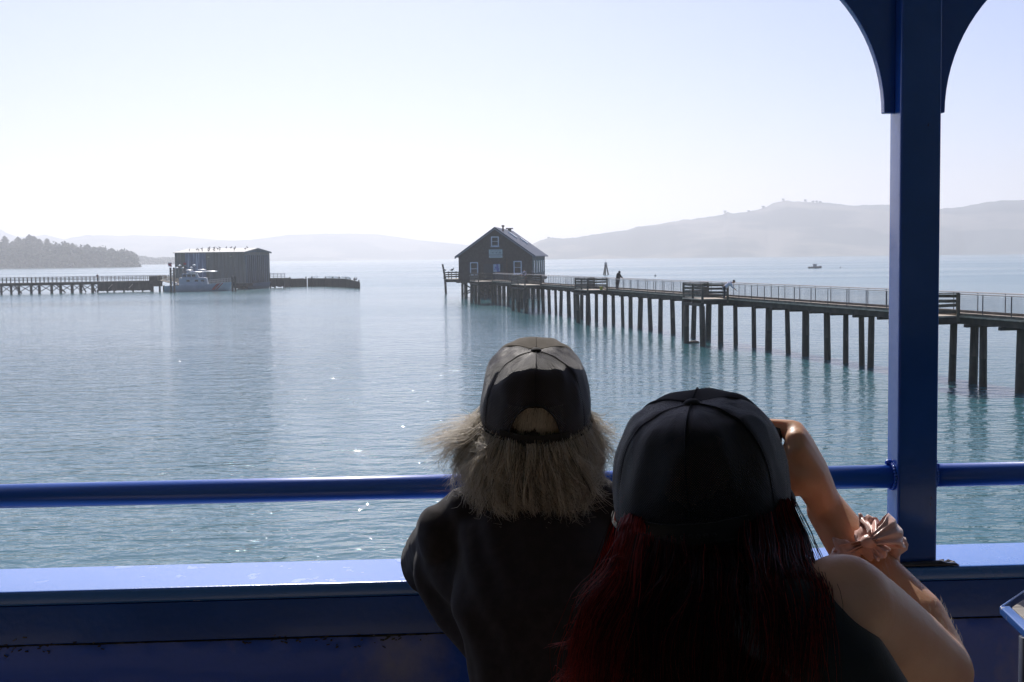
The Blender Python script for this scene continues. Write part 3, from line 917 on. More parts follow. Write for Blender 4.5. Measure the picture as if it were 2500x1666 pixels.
# ================================================================== gulls
M['gull_grey'] = mat('gull_grey', (.16, .15, .15), .8)
M['gull_white'] = mat('gull_white', (.8, .8, .78), .8)
def gull_mesh(m, k=1.0):
    g_ = MB()
    g_.sphere((0, 0, .24 * k), (.24 * k, .10 * k, .11 * k), 10, 8, Matrix.Rotation(R(-14), 3, 'Y'))
    g_.tube([(.12 * k, 0, .30 * k), (.20 * k, 0, .42 * k)], [.055 * k, .045 * k], 8)
    g_.sphere((.22 * k, 0, .45 * k), (.07 * k, .055 * k, .055 * k), 8, 6)
    g_.tube([(.27 * k, 0, .45 * k), (.36 * k, 0, .42 * k)], [.02 * k, .006 * k], 6)
    g_.tube([(-.18 * k, 0, .25 * k), (-.42 * k, 0, .24 * k)], [(.06 * k, .03 * k), (.02 * k, .01 * k)], 6)
    for s in (-1, 1): g_.tube([(0, s * .04 * k, .18 * k), (0, s * .04 * k, 0)], .012 * k, 5)
    return g_
def gull(p, m, label, group, rz=0.0, k=1.0, src={}):
    key = (m, k)
    if key not in src:
        o = gull_mesh(m, k).build('gull', M[m], None, True)
        src[key] = o
    else:
        o = src[key].copy(); C.objects.link(o)
    o.location = p; o.rotation_euler = (0, 0, rz)
    return tag(o, label, 'gull', group)
gr_ = random.Random(8)
roof_spots = [(14.8, .3), (13.6, .5), (12.9, .65), (12.4, .3), (11.6, .8), (11.1, .2), (10.6, .9), (10.0, .4), (9.4, .15), (9.1, .9), (8.6, .6), (8.1, .2), (7.6, .95), (7.0, .3), (6.2, .9), (5.3, .95), (4.6, .7), (3.0, .2), (2.0, .9), (12.0, .95), (9.8, .7), (1.2, .5)]
for a, b in roof_spots:
    bb = -.2 + (GW / 2) * b
    zz = hze + .13 + (hzp + .11 - hze) * (bb + .35) / (GW / 2 + .35)
    gull(fc + hp(a, bb, zz), 'gull_grey', 'small dark gull perched on the pale roof of the metal boathouse', 'gulls on the metal boathouse roof', gr_.uniform(0, 6.28), 1.1)
for k in range(20):
    p, h = bw_tops[int(2 + k * (len(bw_tops) - 5) / 20 * .78)]
    if k in (3, 4, 12): continue
    gull(p + Vector((0, -.1, h + .11)), 'gull_white', 'white gull standing on top of the curved plank breakwater', 'white gulls along the breakwater', gr_.uniform(0, 6.28), 1.15)
for k, q_ in enumerate((-17, -11)):
    p, h = bw_tops[q_]
    gull(p + Vector((0, -.1, h + .11)), 'gull_grey', ('dark bird near the end of the breakwater, the left of two', 'dark bird near the end of the breakwater, the right of two')[k], 'dark birds near the breakwater end', 1.2, 1.7)
gull(house.matrix_basis @ Vector((-w2 - 2.5, .6, 4.4)), 'gull_grey', 'gull on the outer corner of the boathouse balcony rail', 'gulls on the balcony rail', 2.5, 1.3)
gull(house.matrix_basis @ Vector((-w2 - 1.2, .6, 4.4)), 'gull_grey', 'gull on the middle of the boathouse balcony rail', 'gulls on the balcony rail', .4, 1.3)
gull(pl(153.3, 3.1, DECK + 1.16), 'gull_grey', 'gull on the plank rail in front of the boathouse, left of two', 'gulls on the pier rail', .5, 1.1)
gull(pl(153.3, 2.0, DECK + 1.16), 'gull_grey', 'gull on the plank rail in front of the boathouse, right of two', 'gulls on the pier rail', 2.5, 1.1)

# ================================================================== trees on the far left headland
M['fol'] = mat('conifer_foliage', (0.045, 0.065, 0.05), .9, col2=(.10, .115, .08), nscale=.25)
M['bark'] = mat('bark', (.07, .055, .045), .9)
head_prof = [(-260, 628), (-60, 622), (0, 615), (100, 612), (200, 618), (300, 632), (330, 646), (345, 649)]
hp_m = mat('headland_scrub', (0.04, 0.05, 0.035), .95, col2=(.10, .095, .07), nscale=.03, bump=1.0, bscale=.2)
hill('headland', head_prof, 1550, 120, 'wooded headland on the left shore', seed=21, rough=0.4, m=hp_m)
hill('far_headland', [(300, 641), (350, 636), (400, 638), (440, 639), (560, 640)], 2500, 120, 'lower wooded point behind the headland', seed=23, rough=0.5, m=hp_m)
def conifer(fx, ytop, depth, w_, label, seed):
    r_ = random.Random(seed)
    base = at(fx, interp(head_prof, fx) + 8, depth)
    H = at(fx, ytop, depth).z - base.z
    t = empty('conifer', base, label=label, cat='tree', group='conifers standing above the wooded headland')
    MB().tube([(0, 0, -2), (0, 0, H * .95)], [H * .018, H * .004], 6).build('trunk', M['bark'], t)
    v, f = [], []
    n = 640
    for i in range(n):
        u = r_.random() ** .8
        z = H * (.16 + .84 * u)
        rad = w_ * (1 - u) ** .6 * (.65 + .6 * abs(math.sin(u * 19 + seed)))
        a = r_.uniform(0, 6.283); rr_ = rad * r_.uniform(.15, 1)
        c = Vector((math.cos(a) * rr_, math.sin(a) * rr_, z - rr_ * .25))
        L = 1.5 + 1.6 * (1 - u) + r_.random()
        d1 = Vector((math.cos(a), math.sin(a), r_.uniform(-.5, .1))) * L
        d2 = Vector((-math.sin(a), math.cos(a), r_.uniform(-.4, .4))) * L * .45
        k = len(v); v += [c - d2, c + d1, c + d2, c - d1 * .3 + Vector((0, 0, .5))]
        f.append((k, k + 1, k + 2, k + 3))
    link_mesh('crown', v, f, M['fol'], t)
def lobed(fx, ytop, depth, w_, label, seed, ybase=None, prof=head_prof, group='broadleaf trees on the wooded headland'):
    r_ = random.Random(seed)
    base = at(fx, (ybase or interp(prof, fx)) + 6, depth)
    H = at(fx, ytop, depth).z - base.z
    t = empty('broadleaf_tree', base, label=label, cat='tree', group=group)
    MB().tube([(0, 0, -2), (0, 0, H * .7)], [H * .03, H * .012], 6).build('trunk', M['bark'], t)
    cl = [(r_.uniform(-.7, .7) * w_, r_.uniform(-.6, .6) * w_, H * r_.uniform(.35, .82), w_ * r_.uniform(.35, .55)) for _ in range(9)]
    v, f = [], []
    for i in range(620):
        x, y, z, q_ = cl[i % 9]
        d = Vector((r_.gauss(0, 1), r_.gauss(0, 1), r_.gauss(0, .8))).normalized() * q_ * r_.uniform(.6, 1.05)
        c = Vector((x, y, z)) + d
        a, b = Vector((r_.gauss(0, 1), r_.gauss(0, 1), r_.gauss(0, 1))).normalized(), Vector((r_.gauss(0, 1), r_.gauss(0, 1), r_.gauss(0, 1))).normalized()
        s = r_.uniform(1.1, 2.3); k = len(v)
        v += [c - a * s, c + b * s * .7, c + a * s, c - b * s * .7]; f.append((k, k + 1, k + 2, k + 3))
    link_mesh('crown', v, f, M['fol'], t)
for i, (fx, yt, w_, lb) in enumerate([
    (-30, 572, 8, 'hazy conifer at the very left edge of the headland'),
    (13, 577, 6.5, 'pointed conifer at the left end of the headland skyline'),
    (32, 590, 6, 'shorter conifer right of the leftmost pointed conifer'),
    (45, 579, 7.5, 'broad conifer left of the tallest tree on the headland'),
    (60, 583, 5, 'narrow conifer just left of the tallest headland tree'),
    (73, 573, 8.5, 'tallest conifer on the left headland'),
    (84, 577, 6.5, 'conifer touching the right side of the tallest headland tree'),
    (97, 584, 6, 'last conifer of the tall clump on the headland'),
    (116, 583, 4.2, 'lone slim conifer right of the tall clump'),
    (214, 597, 4, 'thin spiky conifer rising halfway along the headland'),
    (230, 603, 6, 'conifer right of the thin spiky one'),
    (252, 606, 6, 'pair-leading conifer on the lower headland'),
    (268, 611, 5, 'small conifer in the dip before the end clump'),
    (298, 609, 7, 'pointed conifer in the clump at the right end of the headland'),
    (311, 612, 7.5, 'rightmost tall conifer on the headland')]):
    conifer(fx, yt, 1540, w_ * 1.55, lb, i + 1)
for i, (fx, yt, w_) in enumerate([(-60, 592, 16), (-8, 596, 14), (22, 600, 13), (60, 596, 15), (104, 603, 12), (128, 604, 12), (146, 599, 14), (165, 603, 13), (186, 605, 13), (204, 609, 12), (225, 611, 12), (247, 611, 12), (262, 615, 10), (284, 621, 10), (305, 617, 12), (318, 622, 9)]):
    lobed(fx, yt, 1500 + (i % 3) * 25, w_ * 1.15, 'hazy rounded tree in the wooded belt of the left headland', 40 + i)
def woodland(name, prof, depth, dz, n, label, seed, s0=1.6):
    r_ = random.Random(seed); v, f = [], []
    x0, x1 = prof[0][0], prof[-1][0]
    for i in range(n):
        fx = r_.uniform(x0, x1); dp = depth + r_.uniform(-50, 20)
        zt = at(fx, interp(prof, fx), dp).z
        c = at(fx, 600, dp); c.z = zt * r_.uniform(0.02, 1.0) ** .7 + r_.uniform(-1, dz) * mnoise.noise(Vector((fx * .2, 0, seed))) 
        a, b = Vector((r_.gauss(0, 1), r_.gauss(0, 1), r_.gauss(0, 1))).normalized(), Vector((r_.gauss(0, 1), r_.gauss(0, 1), r_.gauss(0, 1))).normalized()
        s = r_.uniform(.6, 1.4) * s0; k = len(v)
        c.z = max(c.z, .5)
        v += [c - a * s, c + b * s * .7, c + a * s, c - b * s * .7]; f.append((k, k + 1, k + 2, k + 3))
    tag(link_mesh(name, v, f, M['fol']), label, kind='stuff')
woodland('woodland', [(-200, 610), (0, 606), (100, 607), (130, 606), (200, 610), (300, 619), (325, 632), (340, 650)], 1460, 4, 16000, 'dense hazy scrub and wood covering the left headland', 3, 2.2)
woodland('far_woodland', [(310, 632), (335, 627), (360, 629), (380, 633), (400, 630), (430, 632), (520, 637), (640, 640)], 2430, 4, 7000, 'faint low wood on the point behind the headland', 4, 3.0)
# lone trees on the crest of the hill
for i, (fx, hgt) in enumerate([(1770, 9), (1863, 8), (1912, 9), (1966, 9), (1985, 6), (1994, 7), (2003, 6), (1828, 6), (1340, 5)]):
    top = at(fx, interp(right_prof, fx), 3245)
    r_ = random.Random(90 + i)
    t = empty('crest_tree', (top.x, top.y, top.z - 3), label='tiny lone tree on the crest of the long hill', cat='tree', group='lone trees on the hill crest')
    q = MB(); q.tube([(0, 0, 0), (0, 0, hgt)], [.7, .3], 6); q.build('trunk', M['bark'], t)
    v, f = [], []
    for k_ in range(60):
        c = Vector((r_.gauss(0, 1.6), r_.gauss(0, 1.6), hgt * r_.uniform(.45, 1.0))); a = Vector((r_.gauss(0, 1), r_.gauss(0, 1), r_.gauss(0, 1))).normalized() * 1.6; b = Vector((r_.gauss(0, 1), r_.gauss(0, 1), r_.gauss(0, 1))).normalized() * 1.3
        k = len(v); v += [c - a, c + b, c + a, c - b]; f.append((k, k + 1, k + 2, k + 3))
    link_mesh('crown', v, f, M['fol'], t)

# ================================================================== OPEN RAILWAY CARRIAGE (local x along the side, y outward, z up from its floor)
RZ = math.atan(0.062)
FLOOR = CAM_H - 1.5
M['blue'] = mat('blue_gloss_paint', (0.010, 0.085, 0.42), .25, col2=(0.016, 0.105, 0.50), nscale=5, bump=0.0006, bscale=60, coat=0.5, spec=.5, chips=(16, .705, (.03, .025, .03), (1, 1, .35)))
M['blue_pipe'] = mat('blue_pipe_paint', (0.02, 0.13, 0.62), .33, bump=0.0002, bscale=160, coat=0.35, spec=.6)
M['blue_sill'] = mat('blue_sill_paint', (0.06, 0.22, 0.68), .24, col2=(0.07, 0.24, 0.72), nscale=14, bump=0.0004, bscale=220, coat=0.7, spec=.6, nlo=.6, nhi=.7, rough2=.4, chips=(30, .70, (.55, .62, .75), (.4, 1, 1)))
M['blue_panel'] = mat('blue_panel_painted_reflections', (0.02, 0.13, 0.80), .3, col2=(0.44, 0.40, 0.56), nscale=1.5, nstretch=(1, 1, .8), nlo=.52, nhi=.60, detail=9, bump=0.0015, bscale=34, coat=.4)  # pale patches are soft reflections painted into the blue
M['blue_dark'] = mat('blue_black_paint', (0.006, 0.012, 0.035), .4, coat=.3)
M['caulk'] = mat('peeling_caulk', (0.012, 0.016, 0.03), .7, col2=(0.10, 0.09, 0.085), nscale=55, nstretch=(.5, 1, 1), nlo=.56, nhi=.66, bump=.002, bscale=90)
M['ceiling'] = mat('carriage_ceiling', (0.55, 0.55, 0.56), .6)
M['floor_wood'] = mat('carriage_floor', (0.44, 0.38, 0.31), .7, col2=(.34, .29, .24), nscale=4)
car = empty('railway_carriage', (0, 2.6, FLOOR), RZ, 'blue painted open sided railway carriage with pipe handrail, sill and arched post', 'railway carriage')
CMX = Matrix.Translation((0, 2.6, FLOOR)) @ Matrix.Rotation(RZ, 4, 'Z')
SILL = 0.851
PX = 0.832
def pbox(name, x0, x1, y0, y1, z0, z1, m, bevel=.004, parent=car):
    return MB().box(((x0 + x1) / 2, (y0 + y1) / 2, (z0 + z1) / 2), (x1 - x0, y1 - y0, z1 - z0)).build(name, m, parent, bevel=bevel)
pbox('sill', -6, 6, -.07, .13, SILL - .03, SILL, M['blue_sill'], .006)
pbox('fascia', -6, 6, -.069, -.045, SILL - .108, SILL - .0305, M['blue'], .002)
# lower wall panel: gently dented sheet with a lumpy upper edge
nx_, nz_ = 220, 40
v, f = [], []
for i in range(nx_ + 1):
    x = -2.6 + 5.4 * i / nx_
    for j in range(nz_ + 1):
        z = 0.02 + (SILL - .113 - .02) * j / nz_
        edge = max(0, (j - nz_ + 5) / 5)
        d = mnoise.fractal(Vector((x * 1.3, z * 2, 3)), 1, 2, 3) * .005 + edge * mnoise.noise(Vector((x * 28, z * 50, 0))) * .0035
        v.append((x, -.0585 + d, z))
for i in range(nx_):
    for j in range(nz_):
        a = i * (nz_ + 1) + j; f.append((a, a + nz_ + 1, a + nz_ + 2, a + 1))
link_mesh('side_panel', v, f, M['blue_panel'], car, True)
pbox('outer_panel', -6, 6, .06, .08, 0.0, SILL - .031, M['blue_dark'], 0)
# ragged caulk along the seam
q = MB()
r_ = random.Random(4)
x = -2.4
pts_, rad_ = [], []
while x < 2.6:
    z = SILL - .1105 + mnoise.noise(Vector((x * 9, 0, 0))) * .0025
    pts_.append((x, -.064 + r_.uniform(-.0012, .0012), z)); rad_.append((.0022 + .0022 * abs(mnoise.noise(Vector((x * 17, 5, 0)))) * 2, .002))
    x += .008
q.tube(pts_, rad_, 6)
q.build('seam_caulk', M['caulk'], car)
fl = MB()
for i in range(560):       # lifted paint flakes under and over the seam
    x = r_.uniform(-1.3, .42)
    dens = max(0, mnoise.noise(Vector((x * 2.2, 7, 0))) + .35)
    if r_.random() > dens: continue
    z = SILL - .1105 - abs(r_.gauss(0, .012)) * (1 if r_.random() < .8 else -.7)
    w_, h_ = r_.uniform(.002, .009), r_.uniform(.001, .003)
    fl.box((x, -.0695 if z > SILL - .11 else -.0625, z), (w_, .0022, h_), M=Matrix.Rotation(r_.uniform(-.6, .6), 3, 'Y'))
fl.build('paint_flakes', mat('lifted_paint', (0.03, 0.035, 0.06), .6, col2=(.13, .12, .12), nscale=40), car)['kind'] = 'stuff'
# posts with arched brackets
def bracket_outline(side, z0=1.785, Rr=.345):
    pts = [(0, z0), (side * .022, z0)]
    for k in range(1, 21):
        a = R(78) * k / 20
        pts.append((side * (.022 + Rr - Rr * math.cos(a)), z0 + Rr * math.sin(a)))
    xe = pts[-1][0]
    pts += [(xe + side * .05, z0 + Rr * .985), (xe + side * .05, 2.46), (0, 2.46)]
    return pts
for px_ in (PX - 2.3, PX, PX + 2.3):
    po = pbox('post', px_ - .0423, px_ + .0423, -.058, .008, SILL + .0005, 2.46, M['blue'], .006)
    for s in (-1, 1):
        MB().prism(bracket_outline(s), (px_ + s * .0415, -.022, 0), (1, 0, 0), (0, 0, 1), (0, .022, 0)).build('arch_bracket', M['blue'], po, bevel=.0025)
    # weld beads where the pipe meets the post and a chipped base plate
    for s in (-1, 1):
        vb, fb = [], []
        r2 = random.Random(int(px_ * 100) + s)
        wb_ = MB()
        for k in range(26):
            a = 2 * math.pi * k / 26
            wb_.sphere((px_ + s * .0445, math.cos(a) * .0262 - .025, 1.034 + math.sin(a) * .0262), (.0042, .0036, .0036), 6, 5)
        wb_.sphere((px_ + s * .048, -.025 + .004, 1.034 + .029), (.009, .006, .006), 8, 6)
        wb_.build('weld_bead', M['blue_pipe'], po, True)
    MB().prism([(-.055, 0), (.088, 0), (.080, .006), (.062, .007), (.046, .012), (-.046, .010)], (px_, -.0705, SILL + .0008), (1, 0, 0), (0, 0, 1), (0, .011, 0)).build('base_weld', M['blue_dark'], po, bevel=.003)
    bt = MB()
    for k in range(34):
        bt.box((px_ + r_.uniform(.035, .085), -.058 + r_.uniform(-.004, .03), SILL + .0028 + r_.uniform(0, .003)), (r_.uniform(.002, .011), r_.uniform(.001, .005), .0022), M=Matrix.Rotation(r_.uniform(-1, 1), 3, 'Z') @ Matrix.Rotation(r_.uniform(-.3, .3), 3, 'Y'))
    bt.build('rust_flakes', mat('rust_flakes', (.05, .03, .02), .85, col2=(.25, .22, .18), nscale=90, nlo=.5, nhi=.55), po)
for a, b in ((PX - 2.3, PX), (PX, PX + 2.3), (PX + 2.3, PX + 4.6), (PX - 4.6, PX - 2.3)):
    MB().tube([(a + .0425, -.025, 1.034), (b - .0425, -.025, 1.034)], .0243, 40).build('handrail', M['blue_pipe'], car, True)
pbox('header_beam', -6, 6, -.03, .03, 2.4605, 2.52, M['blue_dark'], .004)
pbox('roof', -6, 6, -2.75, .10, 2.5205, 2.58, M['ceiling'], 0)
pbox('floor', -6, 6, -2.6, .055, -.10, 0.0, M['floor_wood'], 0)
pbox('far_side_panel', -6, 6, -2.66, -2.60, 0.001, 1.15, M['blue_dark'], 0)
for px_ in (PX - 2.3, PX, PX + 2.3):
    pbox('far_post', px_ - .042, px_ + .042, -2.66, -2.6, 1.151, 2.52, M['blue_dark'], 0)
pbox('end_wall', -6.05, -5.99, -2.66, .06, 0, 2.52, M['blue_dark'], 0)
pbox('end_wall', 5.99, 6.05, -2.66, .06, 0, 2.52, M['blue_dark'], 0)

# long bench under the two women
bench = empty('long_bench', (0, 2.6, FLOOR), RZ, 'long wooden bench under the two women along the carriage side', 'bench')
M['bench_wood'] = mat('bench_wood', (0.30, 0.25, 0.19), .55, col2=(.18, .15, .11), nscale=6, nstretch=(.3, 5, 1), bump=.0008, bscale=40, bstretch=(.2, 4, 1))
for k in range(5):
    MB().box((-.2, -.95 + k * .105, .44), (2.3, .09, .025)).build('seat_slat', M['bench_wood'], bench, bevel=.004)
for x in (-1.2, -.2, .8):
    MB().box((x, -.74, .2125), (.05, .5, .425)).build('leg', M['blue_dark'], bench, bevel=.004)

# seat with pale slats and blue steel edge, lower right
P0, P1, P2 = at(2440, 1480, 2.14), at(2540, 1408, 2.32), at(2525, 1567, 1.95)
zt = P0.z
P1.z = zt; P2.z = zt
st_ = empty('slatted_seat', (P0.x, P0.y, FLOOR), label='sunlit blue framed seat top with pale grey wood slats at the right edge', cat='seat')
SO = Vector((P0.x, P0.y, FLOOR))
M['blue_light'] = mat('chipped_blue_edge', (0.05, 0.16, 0.5), .3, col2=(.5, .5, .5), nscale=60, nlo=.64, nhi=.66, coat=.5)
M['grey_slat'] = mat('grey_slat', (.34, .31, .27), .7, col2=(.22, .20, .18), nscale=10, nstretch=(1, 14, 1), bump=.001, bscale=90, bstretch=(.3, 6, 1))
e1, e2 = (P1 - P0), (P2 - P0)
up = Vector((0, 0, 1))
def quad_slab(name, a, b, c, d, th, m, bev=.002):
    q = MB(SO); vs_ = [a, b, c, d, a - up * th, b - up * th, c - up * th, d - up * th]
    q.add(vs_, [(0, 1, 2, 3), (7, 6, 5, 4), (0, 4, 5, 1), (1, 5, 6, 2), (2, 6, 7, 3), (3, 7, 4, 0)])
    return q.build(name, m, st_, bevel=bev)
n1, n2 = e1.normalized(), e2.normalized()
in_ = Vector((1, 0, 0))
quad_slab('edge_frame', P0, P0 + in_ * .018, P2 + in_ * .018, P2, .014, M['blue_light'])
quad_slab('edge_frame', P0 + n1 * .002, P1, P1 + in_ * .005, P0 + in_ * .006 + n1 * .002, .014, M['blue_light'])
for k in range(9):
    a = P0 + in_ * (.021 + k * .062) - up * .002
    quad_slab('seat_slat', a, a + in_ * .056, a + in_ * .056 + (P1 - P0) * 1.0, a + (P1 - P0) * 1.0, .02, M['grey_slat'])
    quad_slab('seat_slat', a, a + (P2 - P0), a + in_ * .056 + (P2 - P0), a + in_ * .056, .02, M['grey_slat'])
for k in (.05, .5):
    MB(SO).tube([P0 + in_ * k - up * .055, (P0 + in_ * k).xy.to_3d() + Vector((0, 0, FLOOR + .001))], .016, 8).build('leg', M['blue_dark'], st_, True)

# ================================================================== PEOPLE: helpers
M['skin'] = mat('skin', (0.66, 0.36, 0.225), .46, col2=(0.72, 0.42, 0.27), nscale=14, bump=.0004, bscale=240, spec=.4)
_p = M['skin'].node_tree.nodes['Principled BSDF']
_p.inputs['Subsurface Weight'].default_value = .25
_p.inputs['Subsurface Radius'].default_value = (.02, .006, .003)
_p.inputs['Subsurface Scale'].default_value = .8
def remesh(mb, name, m, parent, voxel=.005, smooth=8, fac=.5, disp=None):
    me = bpy.data.meshes.new(name)
    me.from_pydata([tuple(v) for v in mb.v], [], mb.f); me.update()
    bm = bmesh.new(); bm.from_mesh(me); bmesh.ops.recalc_face_normals(bm, faces=bm.faces); bm.to_mesh(me); bm.free()
    o = bpy.data.objects.new(name, me); C.objects.link(o)
    md = o.modifiers.new('r', 'REMESH'); md.mode = 'VOXEL'; md.voxel_size = voxel
    md2 = o.modifiers.new('s', 'SMOOTH'); md2.iterations = smooth; md2.factor = fac
    dg = bpy.context.evaluated_depsgraph_get()
    nm = bpy.data.meshes.new_from_object(o.evaluated_get(dg))
    nm.name = name
    o.modifiers.clear(); o.data = nm
    nm.materials.clear(); nm.materials.append(m)
    if disp:
        nm.calc_loop_triangles() if False else None
        co = [v.co.copy() for v in nm.vertices]; no = [v.normal.copy() for v in nm.vertices]
        for v, c, n_ in zip(nm.vertices, co, no): v.co = c + n_ * disp(c)
    nm.polygons.foreach_set('use_smooth', [True] * len(nm.polygons))
    if parent: o.parent = parent
    return o
def chain(mb, pts, rad, n=16):
    """rounded tapering limb through the joints"""
    P = [Vector(p) for p in pts]
    if len(P) > 2 or True:
        PP, RR = [], []
        for i in range(len(P) - 1):
            for k in range(6):
                t = k / 6
                PP.append(P[i].lerp(P[i + 1], t)); RR.append(rad[i] * (1 - t) + rad[i + 1] * t)
        PP.append(P[-1]); RR.append(rad[-1])
    for p, r in zip(PP, RR): mb.sphere(p, r, n, 8)
    mb.tube(PP, [r * .995 for r in RR], n)
    return mb
def hand(mb, wrist, direc, palmn, thumb_side, curl=.5, k=1.0, spread=.12, fingers=(1, 1, 1, 1)):
    """palm, four jointed fingers of different lengths and a thumb leaving the side of the palm"""
    d = direc.normalized(); n_ = (palmn - d * palmn.dot(d)).normalized(); s = d.cross(n_).normalized() * thumb_side
    w = wrist
    for a in (-.03, -.01, .01, .03):
        chain(mb, [w + s * a * .55 * k, w + d * .088 * k + s * a * k], [.013 * k, .0125 * k], 10)
    lens = (.042, .048, .044, .034)
    for i, a in enumerate((.031, .0105, -.0105, -.030)):
        c = curl if not hasattr(curl, '__len__') else curl[i]
        p = w + d * .088 * k + s * a * k
        dd_ = (d + s * a * spread * 10).normalized()
        L = lens[i] * k * fingers[i]
        pts, ang = [p], 0
        for seg, f_ in enumerate((1.0, .65, .5)):
            ang += c * (.9 if seg == 0 else 1.0)
            q_ = dd_ * math.cos(ang) + n_ * math.sin(ang)
            pts.append(pts[-1] + q_ * L * f_)
        chain(mb, pts, [.0092 * k, .0086 * k, .0078 * k, .0068 * k], 10)
    b = w + d * .025 * k + s * .03 * k
    chain(mb, [b, b + (s * .75 + d * .6 + n_ * .35).normalized() * .042 * k, b + (s * .75 + d * .6 + n_ * .35).normalized() * .042 * k + (d * .8 + n_ * .55 + s * .1).normalized() * .032 * k], [.014 * k, .0105 * k, .0085 * k], 10)
def head_blob(mb, c, M3, k=1.0):
    def P(x, y, z): return c + M3 @ Vector((x, y, z)) * k
    mb.sphere(P(0, -.012, .035), (.074 * k, .092 * k, .088 * k), 20, 14, M3)
    mb.sphere(P(0, .02, -.02), (.066 * k, .072 * k, .085 * k), 20, 14, M3)
    mb.sphere(P(0, .045, -.075), (.042 * k, .042 * k, .035 * k), 16, 10, M3)
    mb.sphere(P(0, .083, -.098), (.018 * k, .014 * k, .014 * k), 12, 8, M3)
    chain(mb, [P(0, .088, .012), P(0, .107, -.028)], [.009 * k, .0125 * k], 10)
    for s in (-1, 1):
        mb.sphere(P(s * .011, .100, -.030), (.008 * k, .009 * k, .007 * k), 8, 6, M3)
        mb.sphere(P(s * .032, .079, -.02), (.024 * k, .017 * k, .02 * k), 12, 8, M3)
        mb.sphere(P(s * .03, .080, .022), (.022 * k, .010 * k, .007 * k), 12, 8, M3)
        mb.sphere(P(s * .076, -.008, -.008), (.007 * k, .018 * k, .031 * k), 12, 8, M3)
        mb.sphere(P(s * .08, -.014, .006), (.006 * k, .015 * k, .016 * k), 12, 8, M3)
    mb.sphere(P(0, .093, -.060), (.024 * k, .009 * k, .0055 * k), 12, 8, M3)
    mb.sphere(P(0, .091, -.070), (.020 * k, .009 * k, .0065 * k), 12, 8, M3)
def eyes(c, M3, parent, off, k=1.0):
    for s in (-1, 1):
        e = MB(off).sphere(c + M3 @ Vector((s * .031, .074, .004)) * k, .0125 * k, 12, 8).build('eye', mat('eye_white', (.7, .68, .65), .2), parent, True)
        MB(off).sphere(c + M3 @ Vector((s * .031, .0835, .004)) * k, (.0055 * k, .0045 * k, .0055 * k), 10, 6, M3).build('iris', mat('iris', (.05, .035, .02), .1), e, True)

def strand_mesh(name, strands, mat_, parent, off, rad=.0005, cols=None, sides=3):
    """strands: list of lists of points; thin tapering three sided tubes, one colour value per strand"""
    V, F, K = [], [], []
    base = 0
    for si, pts in enumerate(strands):
        P = np.array(pts) - np.array(off)
        n = len(P)
        T = np.gradient(P, axis=0); T /= (np.linalg.norm(T, axis=1, keepdims=True) + 1e-9)
        ref = np.array([.3, .9, .3]); A = np.cross(T, ref); A /= (np.linalg.norm(A, axis=1, keepdims=True) + 1e-9)
        B = np.cross(T, A)
        r = rad * (1 - .75 * (np.linspace(0, 1, n) ** 2))[:, None]
        for k in range(sides):
            a = 2 * math.pi * k / sides
            V.append(P + A * r * math.cos(a) + B * r * math.sin(a))
        idx = np.arange(n - 1)
        for k in range(sides):
            k2 = (k + 1) % sides
            F.append(np.stack([base + k * n + idx, base + k2 * n + idx, base + k2 * n + idx + 1, base + k * n + idx + 1], 1))
        base += sides * n
        K.append(np.full(sides * n, cols[si] if cols is not None else .5))
    V = np.concatenate(V); F = np.concatenate(F); K = np.concatenate(K)
    me = bpy.data.meshes.new(name)
    me.vertices.add(len(V)); me.vertices.foreach_set('co', V.astype(np.float32).ravel())
    me.loops.add(F.size); me.loops.foreach_set('vertex_index', F.astype(np.int32).ravel())
    me.polygons.add(len(F)); me.polygons.foreach_set('loop_start', (np.arange(len(F)) * 4).astype(np.int32))
    me.update(calc_edges=True)
    me.polygons.foreach_set('use_smooth', [True] * len(F))
    at_ = me.attributes.new('tone', 'FLOAT', 'POINT'); at_.data.foreach_set('value', K.astype(np.float32))
    me.materials.append(mat_)
    o = bpy.data.objects.new(name, me); C.objects.link(o); o.parent = parent
    return o
def hair_mat(name, stops, trans=.35, rough=.38, spec=.5):
    m = bpy.data.materials.new(name); m.use_nodes = True
    n, l = m.node_tree.nodes, m.node_tree.links
    p = n['Principled BSDF']; out = n['Material Output']
    a = n.new('ShaderNodeAttribute'); a.attribute_name = 'tone'
    cr = n.new('ShaderNodeValToRGB')
    while len(cr.color_ramp.elements) < len(stops): cr.color_ramp.elements.new(.5)
    for e, (pos, c) in zip(cr.color_ramp.elements, stops): e.position = pos; e.color = (*c, 1)
    l.new(a.outputs['Fac'], cr.inputs[0]); l.new(cr.outputs[0], p.inputs['Base Color'])
    p.inputs['Roughness'].default_value = rough; p.inputs['Specular IOR Level'].default_value = min(1.0, spec)
    t = n.new('ShaderNodeBsdfTranslucent'); l.new(cr.outputs[0], t.inputs[0])
    mx = n.new('ShaderNodeMixShader'); mx.inputs[0].default_value = trans
    l.new(p.outputs[0], mx.inputs[1]); l.new(t.outputs[0], mx.inputs[2]); l.new(mx.outputs[0], out.inputs[0])
    return m

